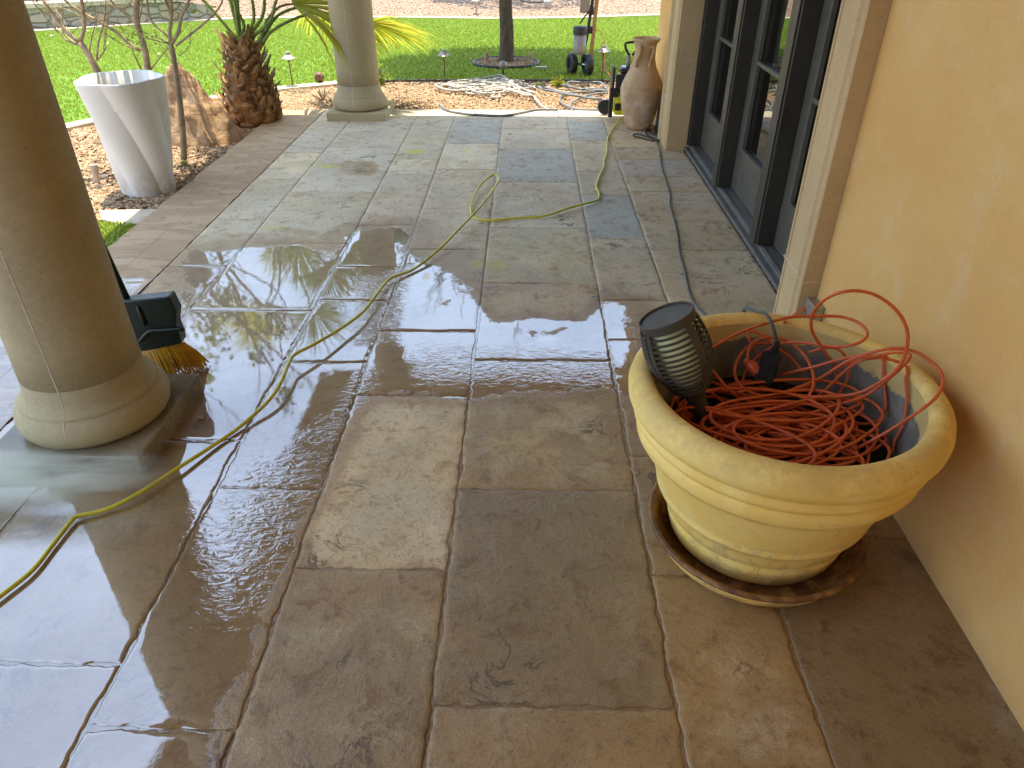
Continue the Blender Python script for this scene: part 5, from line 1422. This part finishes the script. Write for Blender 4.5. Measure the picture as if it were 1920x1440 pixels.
# ------------------------------------------------------------ small things lying about
flag = gp([(186, 392), (292, 389), (262, 416), (230, 419), (190, 408)])
k = MB(); n = len(flag); k.add([(x, y, -.045) for x, y in flag]+[(x, y, -.008) for x, y in flag], [tuple(range(n)), tuple(range(2*n-1, n-1, -1))]+[(i, n+i, n+(i+1) % n, (i+1) % n) for i in range(n)])
tag(k.build('stepping_stone', M_edge), 'sunlit pale flagstone beside the border below the white planter', 'paving stone')
p = G(178, 325, .03); k = MB(); k.tube([(p.x, p.y, -.05), (p.x, p.y+.01, .075)], .020, 14); k.tube([(p.x, p.y+.008, .045), (p.x, p.y+.011, .085)], .024, 14); tag(k.build('pipe_stub', simple('beige_pipe', (.55, .42, .30), .6)), 'short beige pipe stub in the mulch beside the near column', 'pipe')
def chip(name, label, cat, c, s_, m, seed, flat=.35):
    r = random.Random(seed); k = MB(); k.sphere((0, 0, 0), s_, 8, 5, (1, .7, flat)); 
    for v in k.v: v *= 1+.3*mn.noise(v*60+Vector((seed, 0, 0)))
    for v in k.v: v += Vector(c)
    tag(k.build(name, m), label, cat)
chip('white_stone', 'white stone on the mulch at the foot of the palm', 'stone', G(437, 240, -.005), .03, M_white, 1, .8)
chip('white_stone', 'white stone on the mulch beside the beige pipe stub', 'stone', G(196, 331, -.008), .018, M_white, 2, .7)
chip('debris', 'small wood chip in the puddle beside the near column plinth', 'wood chip', G(377, 783, .006), .013, M_bark, 3, .4)
r = random.Random(77)
def leafpiece(label, c, s_, z):
    a = r.uniform(0, 6.28); d = Vector((math.cos(a), math.sin(a), 0)); s2 = Vector((-d.y, d.x, 0)); c = Vector(c)
    k = MB(); k.add([c-d*s_, c-s2*s_*.4+Vector((0, 0, z)), c+d*s_, c+s2*s_*.4+Vector((0, 0, z)), c+Vector((0, 0, z*.2))], [(0, 1, 4), (1, 2, 4), (2, 3, 4), (3, 0, 4)])
    tag(k.build('fallen_leaf', M_paper), label, 'leaf', 'fallen leaves on the lawn')
for (x, y), lb in (((98, 67), 'large fallen leaf on the lawn beside the near column edge'), ((165, 58), 'fallen leaf on the lawn below the stone retaining wall'), ((204, 81), 'fallen leaf on the lawn between the left and middle bare trees'), ((298, 101), 'fallen leaf on the lawn left of the nearest bare tree'), ((318, 127), 'fallen leaf on the lawn just above the large boulder')):
    leafpiece(lb, G(x, y, .018), .07 if x == 98 else .05, .012)
k = MB(); k.box((.10, 8.755, .012), (.23, 8.80, .03), .004); tag(k.build('sprinkler_cover', M_plate), 'flat pale cover lying on the shaded lawn left of the cart', 'cover')
p = G(812, 152, -.02); chip('red_petal', 'tiny red petal on the gravel right of the far column', 'petal', p, .018, M_oplug, 6, .6)
t = thing('flood_light', 'small fallen landscape flood light on the far gravel slope', 'garden light', (.30, 14.6, .1))
k = MB(); k.tube([(-.12, 14.9, .12), (.1, 14.7, .11), (.30, 14.6, .12)], .012, 6); k.build('stake', M_blk, t)
k = MB(); k.box((.30, 14.55, .07), (.44, 14.66, .15), .01); k.build('head', M_plate, t)

# ------------------------------------------------------------ jet of spray from the pressure washer
def m_spray():
    t = NT('water_mist'); t.t.nodes.remove(t.b)
    v = t.N('ShaderNodeVolumePrincipled'); v.inputs['Color'].default_value = (.95, 1.0, .90, 1); v.inputs['Anisotropy'].default_value = .2
    mp = t.N('ShaderNodeMapping'); mp.inputs['Scale'].default_value = (2.2, 9, 14); t.L(t.co, mp.inputs[0])
    n = t.noise(1.6, 4, .6, .3, mp.outputs[0])
    sp = t.N('ShaderNodeSeparateXYZ'); t.L(t.co, sp.inputs[0])
    # local x runs 0 (nozzle side) to .95 (far end); thin out toward the skin and the far end
    fx = t.ss(sp.outputs[0], 1.12, .25)
    rr = t.math('SQRT', t.math('ADD', t.math('POWER', t.math('DIVIDE', sp.outputs[1], .150), 2.0), t.math('POWER', t.math('DIVIDE', sp.outputs[2], .070), 2.0)))
    fr_ = t.ss(rr, 1.0, .0)
    d = t.math('MULTIPLY', t.math('MULTIPLY', fx, fr_), t.math('MULTIPLY', t.ss(n, .38, .68), 75.0))
    t.L(d, v.inputs['Density']); t.L(v.outputs[0], t.out.inputs['Volume'])
    return t.m
k = MB(); NS = 24
V = []
for i in range(NS+1):
    u = i/NS; s_ = math.sin(math.pi*min(1, .12+u*.88))**.5 if u > .45 else 1
    for j in range(20):
        a = 2*math.pi*j/20; V.append((u*1.15, .150*s_*math.cos(a), .070*s_*math.sin(a)))
Fc = [(i*20+j, i*20+(j+1) % 20, (i+1)*20+(j+1) % 20, (i+1)*20+j) for i in range(NS) for j in range(20)]+[tuple(reversed(range(20))), tuple(NS*20+j for j in range(20))]
k.add(V, Fc); o = k.build('water_spray', m_spray()); o.location = (-2.12, 1.60, .082); o.rotation_euler = (0, 0, rad(3))
tag(o, 'misty jet of water spray at the foot of the large left column', 'water spray', kind='stuff')
print('faces', sum(len(o.data.polygons) for o in bpy.data.objects if o.type == 'MESH'))
